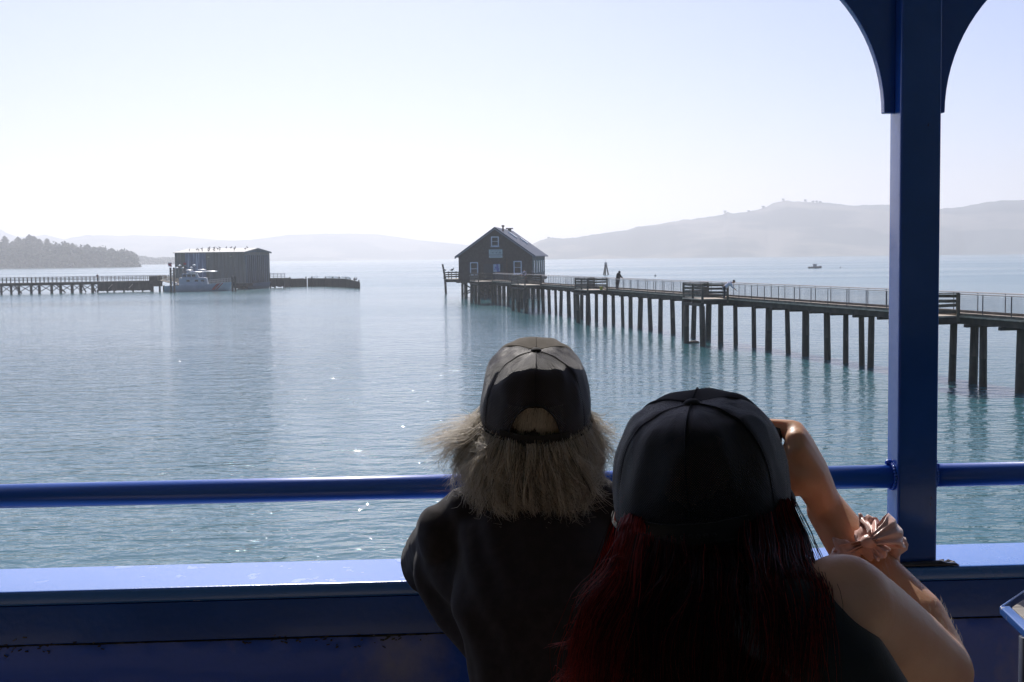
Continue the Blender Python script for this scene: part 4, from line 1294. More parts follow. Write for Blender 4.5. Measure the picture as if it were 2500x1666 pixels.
def net_mat(name, col, open_=.30, pitch=.0022, sheen=.5, spec=.5):
    """knitted trucker-cap mesh: rows of small real openings in glossy nylon, laid out on the cap's own UV in metres"""
    m = bpy.data.materials.new(name); m.use_nodes = True
    n, l = m.node_tree.nodes, m.node_tree.links
    p = n['Principled BSDF']; out = n['Material Output']
    p.inputs['Base Color'].default_value = (*col, 1); p.inputs['Roughness'].default_value = .5
    p.inputs['Sheen Weight'].default_value = sheen; p.inputs['Specular IOR Level'].default_value = spec
    uv = n.new('ShaderNodeUVMap'); sp = n.new('ShaderNodeSeparateXYZ'); l.new(uv.outputs[0], sp.inputs[0])
    def sn(x):
        a = n.new('ShaderNodeMath'); a.operation = 'MULTIPLY'; a.inputs[1].default_value = 2 * math.pi / pitch; l.new(x, a.inputs[0])
        b = n.new('ShaderNodeMath'); b.operation = 'SINE'; l.new(a.outputs[0], b.inputs[0]); return b.outputs[0]
    mu = n.new('ShaderNodeMath'); mu.operation = 'MULTIPLY'; l.new(sn(sp.outputs[0]), mu.inputs[0]); l.new(sn(sp.outputs[1]), mu.inputs[1])
    gt = n.new('ShaderNodeMath'); gt.operation = 'GREATER_THAN'; gt.inputs[1].default_value = 1 - open_ * 2.2; l.new(mu.outputs[0], gt.inputs[0])
    bp = n.new('ShaderNodeBump'); bp.inputs['Distance'].default_value = .0012; bp.inputs['Strength'].default_value = 1.0
    l.new(mu.outputs[0], bp.inputs['Height']); l.new(bp.outputs[0], p.inputs['Normal'])
    tr_ = n.new('ShaderNodeBsdfTransparent')
    mx = n.new('ShaderNodeMixShader'); l.new(gt.outputs[0], mx.inputs[0]); l.new(p.outputs[0], mx.inputs[1]); l.new(tr_.outputs[0], mx.inputs[2])
    l.new(mx.outputs[0], out.inputs[0])
    return m

def cap(parent, off, c, M3, front_m, net_m, trim_m, a=.089, b=.107, H=.125, hole=True, seed=0, brim=True, front_up=.010):
    """trucker cap: six panels, button, back opening with strap, brim. Local x right, y forward, z up"""
    NP, NT = 144, 44
    def pt(phi, t, dr=0.0):
        # phi 0 = forward, clockwise to the right
        th = t * math.pi / 2
        rr_ = math.cos(th) ** .56
        zz = H * math.sin(th) ** .92 + front_up * max(0, math.cos(phi)) * math.sin(th * 2) ** 1.2
        puff = 1 + .05 * max(0, math.cos(phi)) * math.sin(th * 2)
        d6 = (math.degrees(phi) + 180 / 1) % 60
        d6 = min(d6, 60 - d6)
        seam = -.0009 * math.exp(-(d6 / 2.0) ** 2) + .0007 * math.sin(math.radians(d6) * 3) * math.sin(th * 2) 
        cr = .0055 * mnoise.noise(Vector((math.sin(phi) * 3.1, math.cos(phi) * 3.1, t * 3 + seed))) * math.sin(th * 1.6 + .3)
        fold = -.0025 * math.exp(-((t - .80) / .07) ** 2) * (abs(math.sin(phi)) ** 1.5) * (1 if math.cos(phi) < .5 else .3)
        r_ = (rr_ + (seam + cr + dr) / a)
        return Vector((math.sin(phi) * a * r_ * puff, math.cos(phi) * b * r_ * (1 + .02 * max(0, math.cos(phi))), zz + fold + dr * math.sin(th)))
    W = lambda p: c + M3 @ p
    hw, hh = R(27), .066
    def in_hole(phi, t):
        if not hole: return False
        dphi = abs((phi - math.pi + math.pi) % (2 * math.pi) - math.pi)
        z = pt(phi, t).z
        u = dphi / hw
        return u < 1 and z < hh * math.sqrt(max(0, 1 - u ** 2.2)) and z >= -1
    def shell(name, m, sel):
        vs_, fs, uvs = [], [], []
        idx = {}
        def vid(i, j):
            if (i, j) not in idx:
                phi = 2 * math.pi * i / NP; t = min(.995, (j / NT) ** .9)
                idx[(i, j)] = len(vs_); vs_.append(W(pt(phi, t)) - off); uvs.append((math.sin(phi * 1) * 0 + phi * .088 * (1), t * .155))
            return idx[(i, j)]
        for i in range(NP):
            ph = (i + .5) / NP * 360
            if not sel(ph): continue
            for j in range(NT):
                if in_hole(2 * math.pi * (i + .5) / NP, ((j + .5) / NT) ** .9): continue
                fs.append((vid(i, j), vid(i + 1, j), vid(i + 1, j + 1), vid(i, j + 1)))
        o = link_mesh(name, vs_, fs, m, parent, True)
        ul_ = o.data.uv_layers.new(name='UVMap')
        for lp in o.data.loops: ul_.data[lp.index].uv = uvs[lp.vertex_index]
        sm = o.modifiers.new('th', 'SOLIDIFY'); sm.thickness = .0012; sm.offset = -1
        return o
    fr = shell('front_panel', front_m, lambda p: p < 60 or p > 300)
    nt = shell('mesh_panel', net_m, lambda p: 60 < p < 300)
    # seam tapes on the outside
    for k in range(6):
        ph = R(60 * k)
        if hole and k == 3:
            js = [j for j in range(0, 41) if pt(ph, j / 40).z > hh + .001]
        else: js = range(0, 41)
        q = MB(off); q.tube([W(pt(ph, min(.99, j / 40), .0008)) for j in js], [(.0026, .0005)] * len(js), 6)
        q.build('seam_tape', trim_m if 0 < k < 6 and k not in (1, 5) else front_m, nt if k in (2, 3, 4) else fr, True)
    tp_ = pt(0, .999); tp_.x = 0; tp_.y = 0
    MB(off).sphere(W(Vector((0, 0, H + .001))), (.0088, .0088, .0046), 16, 8, M3).build('button', trim_m, fr, True)
    # sweat band and the edge binding of the back opening
    q = MB(off)
    pts = [W(pt(R(360 * k / 72), 0.0, .0012)) for k in range(73) if not (hole and abs(360 * k / 72 - 180) < 27)]
    if hole:
        k0 = [k for k in range(73) if 360 * k / 72 <= 153]; k1 = [k for k in range(73) if 360 * k / 72 >= 207]
        for kk in (k0, k1): q.tube([W(pt(R(360 * k / 72), 0.015, .001)) for k in kk], [(.0042, .0014)] * len(kk), 6)
    else: q.tube(pts, [(.0042, .0014)] * len(pts), 6)
    q.build('edge_binding', trim_m, nt, True)
    if hole:
        q = MB(off); arc = []
        for k in range(41):
            u = -1 + 2 * k / 40
            z = hh * math.sqrt(max(0, 1 - abs(u) ** 2.2)); ph = math.pi + u * hw
            th = math.asin(min(1, (z / H) ** (1 / .92))); arc.append(W(pt(ph, th / (math.pi / 2), .0012)))
        q.tube(arc, [(.0045, .0016)] * len(arc), 6); q.build('edge_binding', trim_m, nt, True)
    # strap across the back
    q = MB(off); vs_, fs = [], []
    K = 30
    for i in range(K + 1):
        ph = math.pi + (-1 + 2 * i / K) * (hw + R(9))
        for z, dr in ((-.013, .0026), (.020, .0036), (.020, .0016), (-.013, .0006)):
            p = pt(ph, 0.0, dr); p.z = z
            vs_.append(W(p))
    for i in range(K):
        for j in range(4): fs.append((i * 4 + j, (i + 1) * 4 + j, (i + 1) * 4 + (j + 1) % 4, i * 4 + (j + 1) % 4))
    fs += [(0, 1, 2, 3), (K * 4 + 3, K * 4 + 2, K * 4 + 1, K * 4)]
    q.add(vs_, fs); so_ = q.build('strap', trim_m, parent, bevel=.0004)
    q = MB(off)
    for i in range(7):
        ph = math.pi + R(-14 + i * 4.6)
        p = pt(ph, 0, .0042); p.z = .008; q.sphere(W(p), (.0024, .0018, .0024), 8, 6, M3)
    q.build('snap_studs', trim_m, so_, True)
    if brim:
        vs_, fs = [], []
        for i in range(25):
            u = -1 + 2 * i / 24; ph = u * R(56)
            p0 = pt(ph, 0.0)
            L = .072 * math.sqrt(max(0.02, 1 - u ** 2 * .93))
            for k in range(7):
                s = k / 6
                y = p0.y + L * s * (1 - .1 * abs(u)); x = p0.x * (1 + .02 * s)
                z = .002 - .020 * (x / a) ** 2 - .010 * s
                vs_.append(W(Vector((x, y, z))) - off)
        for i in range(24):
            for k in range(6): fs.append((i * 7 + k, i * 7 + k + 1, (i + 1) * 7 + k + 1, (i + 1) * 7 + k))
        bo = link_mesh('brim', vs_, fs, front_m, parent, True)
        sm = bo.modifiers.new('th', 'SOLIDIFY'); sm.thickness = .0035
    return pt

M['black_cloth'] = mat('black_jersey', (0.017, 0.0135, 0.015), .88, col2=(.024, .019, .021), nscale=60, bump=.0003, bscale=500, sheen=.08, spec=.2)
M['teal_black'] = mat('dark_teal_cloth', (0.008, 0.014, 0.017), .85, bump=.0003, bscale=500, sheen=.25, spec=.2)
M['cap_trim'] = mat('cap_trim', (0.012, 0.012, 0.013), .8, bump=.0004, bscale=700, sheen=.1, spec=.3)
M['cap_tan'] = mat('tan_canvas', (0.115, 0.098, 0.075), .9, col2=(.135, .115, .09), nscale=80, bump=.0004, bscale=600, sheen=.1, spec=.2)
M['cap_black'] = mat('black_canvas', (0.010, 0.010, 0.013), .85, bump=.0004, bscale=600, sheen=.0, spec=.2)
M['net_a'] = net_mat('cap_net_brown_black', (0.036, 0.028, 0.030), .30, .0036, .0, .6)
M['net_b'] = net_mat('cap_net_black', (0.010, 0.012, 0.015), .30, .0026, .0)
rz3 = lambda d: Matrix.Rotation(R(d), 3, 'Z')
rx3 = lambda d: Matrix.Rotation(R(d), 3, 'X')
ry3 = lambda d: Matrix.Rotation(R(d), 3, 'Y')

def hair_shell(name, m, parent, off, rows, tone=.1):
    """closed lofted mass of hair behind the strands; rows are rings of points"""
    n = len(rows[0]); v, f = [], []
    for r_ in rows: v += [p - off for p in r_]
    for j in range(len(rows) - 1):
        for i in range(n - 1): f.append((j * n + i, j * n + i + 1, (j + 1) * n + i + 1, (j + 1) * n + i))
    o = link_mesh(name, v, f, m, parent, True)
    a = o.data.attributes.new('tone', 'FLOAT', 'POINT'); a.data.foreach_set('value', [tone] * len(v))
    return o
def smooth_path(ctrl, n=12):
    """Catmull-Rom through control points"""
    P = [2 * ctrl[0] - ctrl[1]] + list(ctrl) + [2 * ctrl[-1] - ctrl[-2]]
    out = []
    segs = len(ctrl) - 1
    for k in range(n):
        u = k / (n - 1) * segs; i = min(int(u), segs - 1); t = u - i
        p0, p1, p2, p3 = P[i], P[i + 1], P[i + 2], P[i + 3]
        out.append(.5 * ((2 * p1) + (-p0 + p2) * t + (2 * p0 - 5 * p1 + 4 * p2 - p3) * t * t + (-p0 + 3 * p1 - 3 * p2 + p3) * t ** 3))
    return out

# ================================================================== PERSON 1: grey-blonde, black T-shirt, leaning on the sill
H1 = at(1306, 1024, 2.10)            # centre of the cap's rim
p1 = empty('person', (H1.x, 1.85, FLOOR), label='person with windblown grey blonde hair, tan fronted cap and black shirt leaning on the sill', cat='person')
O1 = Vector((H1.x, 1.85, FLOOR))
M1 = rz3(-1.5) @ rx3(16) @ ry3(1.5)
hc1 = H1 + M1 @ Vector((0, -.004, -.035))
shL, shR = at(1108, 1290, 2.10), at(1520, 1272, 2.08)
neck = at(1313, 1200, 2.06)
elL, elR = at(1062, 1375, 2.37), at(1560, 1375, 2.38)
pel = Vector((.09, 1.80, FLOOR + .54))
bd = MB()
head_blob(bd, hc1, M1, .93)
chain(bd, [hc1 + Vector((0, -.03, -.06)), neck + Vector((0, .0, -.04))], [.052, .056])
chain(bd, [neck + Vector((0, 0, -.07)), neck.lerp(pel, .4), neck.lerp(pel, .75), pel], [.085, .085, .085, .11])
for s_, e_ in ((shL, elL), (shR, elR)):
    chain(bd, [neck + Vector((0, 0, -.06)), s_], [.06, .05])
    hnd = Vector((H1.x + (.10 if s_ is shL else .16), 2.56, FLOOR + SILL + .035))
    chain(bd, [s_, e_], [.05, .042]); 
    mid_ = e_.lerp(hnd, .35)
    chain(bd, [e_, mid_, hnd], [.042, .038, .026])
    hand(bd, hnd, Vector((.8 if s_ is shL else -.6, .25, -.08)), Vector((0, 0, -1)), 1 if s_ is shL else -1, .25)
for s in (-1, 1):
    hp_ = pel + Vector((s * .09, 0, -.03)); kn = Vector((pel.x + s * .11, 2.22, FLOOR + .50)); ft = Vector((pel.x + s * .11, 2.25, FLOOR + .09))
    chain(bd, [hp_, kn, ft], [.088, .058, .040]); chain(bd, [ft, ft + Vector((0, .13, -.04))], [.04, .03])
bd.v = [v - O1 for v in bd.v]
body1 = remesh(bd, 'body', M['skin'], p1, .005, 6)
eyes(hc1, M1, p1, O1, .93)
# shirt with short sleeves, folds over the shoulder
sb_ = MB()
chain(sb_, [neck + Vector((0, .0, -.010)), neck + Vector((0, -.004, -.07))], [.064, .082])
ctr = [neck + Vector((0, -.01, -.075)), neck.lerp(pel, .3) + Vector((0, -.012, 0)), neck.lerp(pel, .6), neck.lerp(pel, .85), pel + Vector((0, 0, -.03))]
for k in range(41):
    t = k / 40; i = min(3, int(t * 4)); c_ = ctr[i].lerp(ctr[i + 1], t * 4 - i)
    w_ = (.135, .150, .128, .126, .15); i2 = w_[i] + (w_[i + 1] - w_[i]) * (t * 4 - i)
    sb_.sphere(c_, (i2, .105, .08), 24, 12)
for s_, e_ in ((shL, elL), (shR, elR)):
    chain(sb_, [neck + Vector((0, -.005, -.055)), neck.lerp(s_, .55) + Vector((0, 0, -.0)), s_ + Vector((0, 0, -.01))], [.066, .062, .064])
    chain(sb_, [s_ + Vector((0, 0, -.008)), s_.lerp(e_, .5), s_.lerp(e_, .95)], [.066, .064, .066])
    chain(sb_, [s_.lerp(e_, .4) + Vector((0, -.05, -.045)), s_.lerp(e_, .25) + Vector((.055 if s_ is shL else -.055, -.10, -.12)), pel.lerp(s_, .5) + Vector((.03 if s_ is shL else -.03, 0, 0))], [.055, .055, .05])
for s_, e_ in ((shL, elL), (shR, elR)):
    chain(sb_, [s_.lerp(e_, .25) + Vector((0, -.03, -.03)), neck.lerp(pel, .32).lerp(s_, .35), neck.lerp(pel, .55).lerp(s_, .12)], [.062, .085, .09])
sb_.v = [v - O1 for v in sb_.v]
def fold1(c):
    p = c + O1
    q = mnoise.noise(Vector((p.x * 9, p.y * 9, p.z * 9))) * .006
    # long drag folds running from the shoulder down to the elbow
    q += math.sin(p.x * 95 + p.z * 48 + 3 * mnoise.noise(p * 7)) * .0045 * max(0, 1 - abs(p.x - elL.x - .05) / .16)
    return q + mnoise.noise(p * 34) * .0012
shirt1 = remesh(sb_, 'shirt', M['black_cloth'], p1, .006, 6, .5, fold1)
tr_ = MB()
for s in (-1, 1):
    hp_ = pel + Vector((s * .09, 0, -.03)); kn = Vector((pel.x + s * .11, 2.22, FLOOR + .50)); ft = Vector((pel.x + s * .11, 2.25, FLOOR + .13))
    chain(tr_, [pel, hp_, kn, ft], [.12, .1, .07, .058])
tr_.v = [v - O1 for v in tr_.v]
remesh(tr_, 'trousers', mat('dark_denim', (.02, .025, .04), .85), p1, .008, 6)
cap1o = empty('cap', Vector((0, 0, 0))); cap1o.parent = p1
pt1 = cap(cap1o, O1, H1, M1, M['cap_tan'], M['net_a'], M['cap_trim'], a=.0915, b=.107, H=.121, hole=True, seed=1, front_up=.014)

# hair of person 1
M['hair_blonde'] = hair_mat('grey_blonde_hair', [(0, (.16, .14, .125)), (.35, (.66, .61, .54)), (.7, (.90, .85, .76)), (1, (.97, .95, .92))], .6, .26, 1.4)
hr = random.Random(11)
def hair1():
    st, tn = [], []
    for cl_ in range(1350):
        u = hr.random()
        phi = R(74 + 212 * u)                      # from the right front round the back to the left front
        sx = math.sin(phi)                         # +1 right, -1 left
        back = max(0, -math.cos(phi))
        depth_in = hr.random() ** .7
        root = H1 + M1 @ Vector((sx * .084 * (.72 + .28 * depth_in), math.cos(phi) * .099 * (.72 + .28 * depth_in), .012))
        # tip: hang to the shoulders, flaring sideways, more on the windward left
        L = .060 + .014 * back + .018 * (sx < 0) + hr.gauss(0, .015)
        sway = hr.gauss(0, .013)
        flare = .022 + .006 * (sx < 0)
        tip = Vector((root.x + sx * flare * (.5 + .9 * depth_in) - .008 * (1 - back) + sway, root.y - .02 * back - .012, root.z - L - .030 * back))
        if back > .6: tip.y = root.y - .028
        mid1 = root.lerp(tip, .35) + Vector((-sx * .004 * depth_in, -.010 * back, .004))
        mid2 = root.lerp(tip, .72) + Vector((sx * .002 + hr.gauss(0, .007), -.006 * back + hr.gauss(0, .006), -.004))
        curl = hr.uniform(-1, 1)
        wind = hr.random() < (.08 if sx < -.5 else .0)
        if wind and sx < -.2:
            w_ = hr.random()
            tip = root + Vector((-.025 - .06 * w_, -.01 + hr.uniform(-.02, .02), -.030 - .045 * w_ + hr.gauss(0, .006)))
            mid1 = root.lerp(tip, .4) + Vector((-.006, 0, -.006)); mid2 = root.lerp(tip, .75) + Vector((-.004, 0, .006))
        tone_c = hr.random() ** 1.5 * .8 + .04 + .34 * max(0, abs(sx) - .45) / .55 + (.12 if sx < -.5 else 0)  # lit edges and left side painted paler, shaded centre darker
        nst = 8 if not wind else 6
        tipd = Vector((hr.gauss(.003, .006), hr.gauss(0, .006), hr.gauss(0, .006)))
        for s in range(nst):
            j = Vector((hr.gauss(0, .0035), hr.gauss(0, .0035), 0))
            e = Vector((hr.gauss(0, .0040), hr.gauss(0, .004), hr.gauss(0, .010)))
            if wind: e *= .8
            w1 = Vector((math.sin(cl_ + s * .11) * .003, 0, 0))
            path = smooth_path([root + j, mid1 + j * 1.2 + w1, mid2 + e * .5 - w1 * 1.5, tip + e, tip + e * 1.35 + tipd * (1 + .4 * hr.random()) + Vector((-.004, 0, -.004))], 12)
            for q_, p_ in enumerate(path):       # neighbouring locks drift together
                t_ = q_ / 11
                p_.x += mnoise.noise(Vector((phi * 2.6, t_ * 2.4, 1.5))) * .017 * t_ + mnoise.noise(Vector((phi * 8, t_ * 3.5, 4.5))) * .008 * t_ + .012 * t_ * t_ * (sx > -.3)
                p_.y += mnoise.noise(Vector((phi * 5, t_ * 2.4, 9.5))) * .014 * t_
                p_.z += abs(mnoise.noise(Vector((phi * 7, 2.2, .5)))) * .03 * t_ * t_
            st.append([tuple(p) for p in path])
            tn.append(min(1, max(0, tone_c + hr.gauss(0, .13) + (.5 if hr.random() < .22 else 0))))
    # long wisps lifted off the left side by the wind
    for k in range(75):
        root = H1 + M1 @ Vector((-.086, hr.uniform(-.05, .05), hr.uniform(-.005, .015)))
        w_ = hr.random()
        tip = root + Vector((-.035 - .085 * w_, hr.uniform(-.02, .01), -.022 - .035 * w_ + hr.gauss(0, .007)))
        for s in range(4):
            e = Vector((hr.gauss(0, .006), hr.gauss(0, .005), hr.gauss(0, .007)))
            st.append([tuple(p) for p in smooth_path([root + e * .3, root.lerp(tip, .35) + Vector((0, 0, -.010)) + e * .5, root.lerp(tip, .7) + Vector((0, 0, -.002)) + e, tip + e * 1.4], 10)])
            tn.append(.7 + .3 * hr.random())  # paler tone stands in for sunlight on the wisps
    return st, tn
st, tn = hair1()
hair_o = strand_mesh('hair', st, M['hair_blonde'], p1, O1, .00036, tn)
# inner mass of hair so no daylight shows between strands
rows = []
for j in range(8):
    t = j / 7; ring = []
    for i in range(33):
        phi = R(80 + 200 * i / 32); sx = math.sin(phi); back = max(0, -math.cos(phi))
        w_ = 1 + .32 * t ** .8
        p = H1 + M1 @ Vector((sx * .076, math.cos(phi) * .092, .03))
        L = (.085 + .045 * back) * t
        ring.append(p + Vector((sx * .036 * t ** .8, -.014 * back * t, -L + .004 * math.sin(i * 2.1))))
    rows.append(ring)
hair_shell('hair_mass', M['hair_blonde'], hair_o, O1, rows, .12)
sc_ = MB()
sc_.sphere(hc1 + M1 @ Vector((0, -.010, .040)) , (.076, .089, .085), 28, 18, M1)
so1 = sc_; so1.v = [v - O1 for v in so1.v]
sco = so1.build('hair_crown', mat('hair_scalp', (.03, .024, .02), .9, spec=.1), hair_o, True)
a_ = sco.data.attributes.new('tone', 'FLOAT', 'POINT'); a_.data.foreach_set('value', [.33] * len(sco.data.vertices))
st, tn = [], []
for k in range(1500):
    u = hr.uniform(-1, 1); z0 = hr.uniform(.0, .075)
    ph = math.pi + u * R(34)
    tz = lambda z: math.asin(min(1, max(0, z / .121) ** (1 / .92))) / (math.pi / 2)
    z0 = .004 + min(z0, .058)
    a0 = H1 + M1 @ pt1(ph, tz(z0), -.007)
    b0 = H1 + M1 @ (pt1(ph + .05, tz(max(0, z0 - .035)), -.006) + Vector((0, 0, min(0, z0 - .035))))
    m0 = a0.lerp(b0, .5) + Vector((hr.gauss(0, .002), -.002, 0))
    st.append([tuple(a0), tuple(m0), tuple(b0)]); tn.append(.25 + .45 * hr.random())
strand_mesh('hair_strands', st, M['hair_blonde'], hair_o, O1, .0004, tn)

hr_a = random.Random(77)
# ================================================================== PERSON 2: long dark red hair, black mesh cap, camera raised
H2 = at(1716, 1236, 1.30)
p2_ = empty('person', (H2.x, 1.2, FLOOR), label='person with long dark red hair and black mesh cap raising a small camera', cat='person')
O2 = Vector((H2.x, 1.2, FLOOR))
M2 = rz3(-15) @ ry3(-5) @ rx3(8)
hc2 = H2 + M2 @ Vector((0, -.004, -.035))
S2, E2, W2_, K2 = at(2058, 1478, 1.12), at(2288, 1640, 1.30), at(2018, 1245, 1.45), at(1940, 1062, 1.44)
S2l = Vector((S2.x - .14, S2.y + .30, S2.z - .02))
nb = (S2 + S2l) / 2 + Vector((-.01, .02, .015))
pel2 = Vector((.24, 1.24, FLOOR + .54))
bd = MB()
head_blob(bd, hc2, M2, .93)
chain(bd, [hc2 + Vector((.0, -.02, -.06)), nb], [.05, .054])
ax = (S2 - S2l).normalized()
MT = Matrix((ax, Vector((0, 0, 1)).cross(ax), Vector((0, 0, 1)))).transposed()
for k in range(25):
    t = k / 24; c_ = (nb + Vector((0, 0, -.10))).lerp(pel2, t)
    w_ = .138 - .045 * math.sin(min(1, t * 1.3) * math.pi) ** 2 + .02 * t
    bd.sphere(c_, (w_, .086, .07), 20, 10, MT)
chain(bd, [nb + Vector((0, 0, -.06)), S2.lerp(nb, .3) + Vector((0, 0, -.02))], [.05, .045]); chain(bd, [nb + Vector((0, 0, -.06)), S2l], [.05, .045])
chain(bd, [S2.lerp(nb, .25) + Vector((0, 0, -.025)), S2, S2.lerp(E2, .30), S2.lerp(E2, .62), E2], [.046, .046, .045, .043, .0375], 20)
fe = E2.lerp(W2_, .28) + Vector((.008, 0, .002))
chain(bd, [E2, fe, E2.lerp(W2_, .65), W2_], [.037, .038, .029, .0235], 20)
# right hand round the camera: the palm along the side, index finger over the top
camc = at(1760, 1112, 1.475)
dh = (K2 - W2_); dhn = dh.normalized()
inw = Vector((-1, .25, .05)).normalized()
bk = dhn.cross(inw).normalized()
for a, q0, q1 in ((-.020, .017, .0135), (-.006, .019, .0140), (.008, .019, .014), (.021, .017, .0125)):
    chain(bd, [W2_ + bk * a * .5, W2_.lerp(K2, .5) + bk * a * .9 + inw * -.002, K2 + bk * a * .95 - dhn * .012 * abs(a) / .02], [q0, q0 * .98, q1], 14)
# index finger: knuckle, then left over the camera top
chain(bd, [K2 + bk * -.016, K2 + bk * -.016 + Vector((-.034, .004, .0045)), K2 + bk * -.016 + Vector((-.056, .008, -.003)), K2 + bk * -.016 + Vector((-.073, .01, -.014))], [.0118, .0098, .0086, .0072], 14)
for i, (dz, L) in enumerate(((-.018, 1.0), (-.037, .95), (-.055, .8))):
    a = K2 + bk * (.020) + Vector((0, .004, dz))
    chain(bd, [a, a + Vector((-.018, .032, -.002)) * L, a + Vector((-.045, .036, -.004)) * L, a + Vector((-.062, .026, -.005)) * L], [.0105, .0092, .0082, .007], 12)
tb_ = W2_.lerp(K2, .30) + inw * .012 - Vector((0, .012, 0))
chain(bd, [at(1990, 1205, 1.435), at(1958, 1168, 1.418), at(1925, 1150, 1.425), at(1885, 1135, 1.44)], [.0165, .0135, .0115, .0095], 14)
# left arm, folded up in front to the camera
E2l = Vector((S2l.x - .03, S2l.y + .10, S2l.z - .25)); W2l = camc + Vector((-.075, .02, -.09))
chain(bd, [S2l, E2l], [.045, .038]); chain(bd, [E2l, E2l.lerp(W2l, .3), W2l], [.037, .036, .024])
hand(bd, W2l, Vector((.2, .1, 1)), Vector((1, 0, 0)), -1, .45, .9)
for s in (-1, 1):
    hp_ = pel2 + ax * s * .09 + Vector((0, 0, -.03)); fw = Vector((ax.y, -ax.x, 0)) * (1 if Vector((ax.y, -ax.x, 0)).x > 0 else -1)
    kn = hp_ + fw * .42 + Vector((0, 0, -.01)); ft = kn + Vector((0, 0, -.40))
    chain(bd, [hp_, kn, ft], [.088, .058, .04]); chain(bd, [ft, ft + fw * .13 + Vector((0, 0, -.03))], [.038, .03])
bd.v = [v - O2 for v in bd.v]
def skin2(c):
    p = c + O2
    return mnoise.noise(p * 60) * .0003
body2 = remesh(bd, 'body', M['skin'], p2_, .004, 5, .5, skin2)
eyes(hc2, M2, p2_, O2, .93)
# fine pale hairs along the forearm
fz, ft_ = [], []
axd = (W2_ - E2).normalized()
for k in range(420):
    t = hr_a.uniform(.05, .62); c_ = E2.lerp(W2_, t) if t > .28 else E2.lerp(fe, t / .28)
    a = hr_a.uniform(0, 6.283); u_ = axd.cross(Vector((0, 1, 0))).normalized(); w_ = axd.cross(u_)
    r0 = (.038 if t < .3 else .038 - (t - .3) * .032) * .97
    d_ = u_ * math.cos(a) + w_ * math.sin(a)
    b_ = c_ + d_ * r0
    fz.append([tuple(b_), tuple(b_ + d_ * .003 + axd * .003), tuple(b_ + d_ * .0045 + axd * .0075)]); ft_.append(.9)
strand_mesh('arm_hair', fz, M['hair_blonde'], body2, O2, .00012, ft_)
# sleeveless top
tt = MB()
for k in range(25):
    t = k / 24; c_ = (nb + Vector((0, 0, -.115))).lerp(pel2, t)
    w_ = .146 - .045 * math.sin(min(1, t * 1.3) * math.pi) ** 2 + .02 * t
    tt.sphere(c_, (w_, .095, .072), 24, 10, MT)
fr_ = at(2000, 1530, 1.06)
chain(tt, [nb + Vector((0, 0, -.075)), at(1945, 1515, 1.095), at(2050, 1625, 1.095), at(2105, 1745, 1.10)], [.045, .038, .044, .050], 20)
chain(tt, [nb + Vector((0, 0, -.05)), S2l.lerp(nb, .4)], [.06, .054])
tt.v = [v - O2 for v in tt.v]
top2 = remesh(tt, 'sleeveless_top', M['teal_black'], p2_, .005, 6, .5, lambda c: mnoise.noise((c + O2) * 18) * .002)
sk2 = MB()
for s in (-1, 1):
    hp_ = pel2 + ax * s * .09 + Vector((0, 0, -.03)); kn = hp_ + fw * .42
    chain(sk2, [pel2, hp_, kn], [.12, .1, .07])
sk2.v = [v - O2 for v in sk2.v]
remesh(sk2, 'shorts', mat('dark_shorts', (.02, .02, .025), .85), p2_, .008, 6)
cap2o = empty('cap', Vector((0, 0, 0))); cap2o.parent = p2_
cap(cap2o, O2, H2, M2, M['cap_black'], M['net_b'], M['cap_trim'], a=.0895, b=.108, H=.109, hole=False, seed=7)
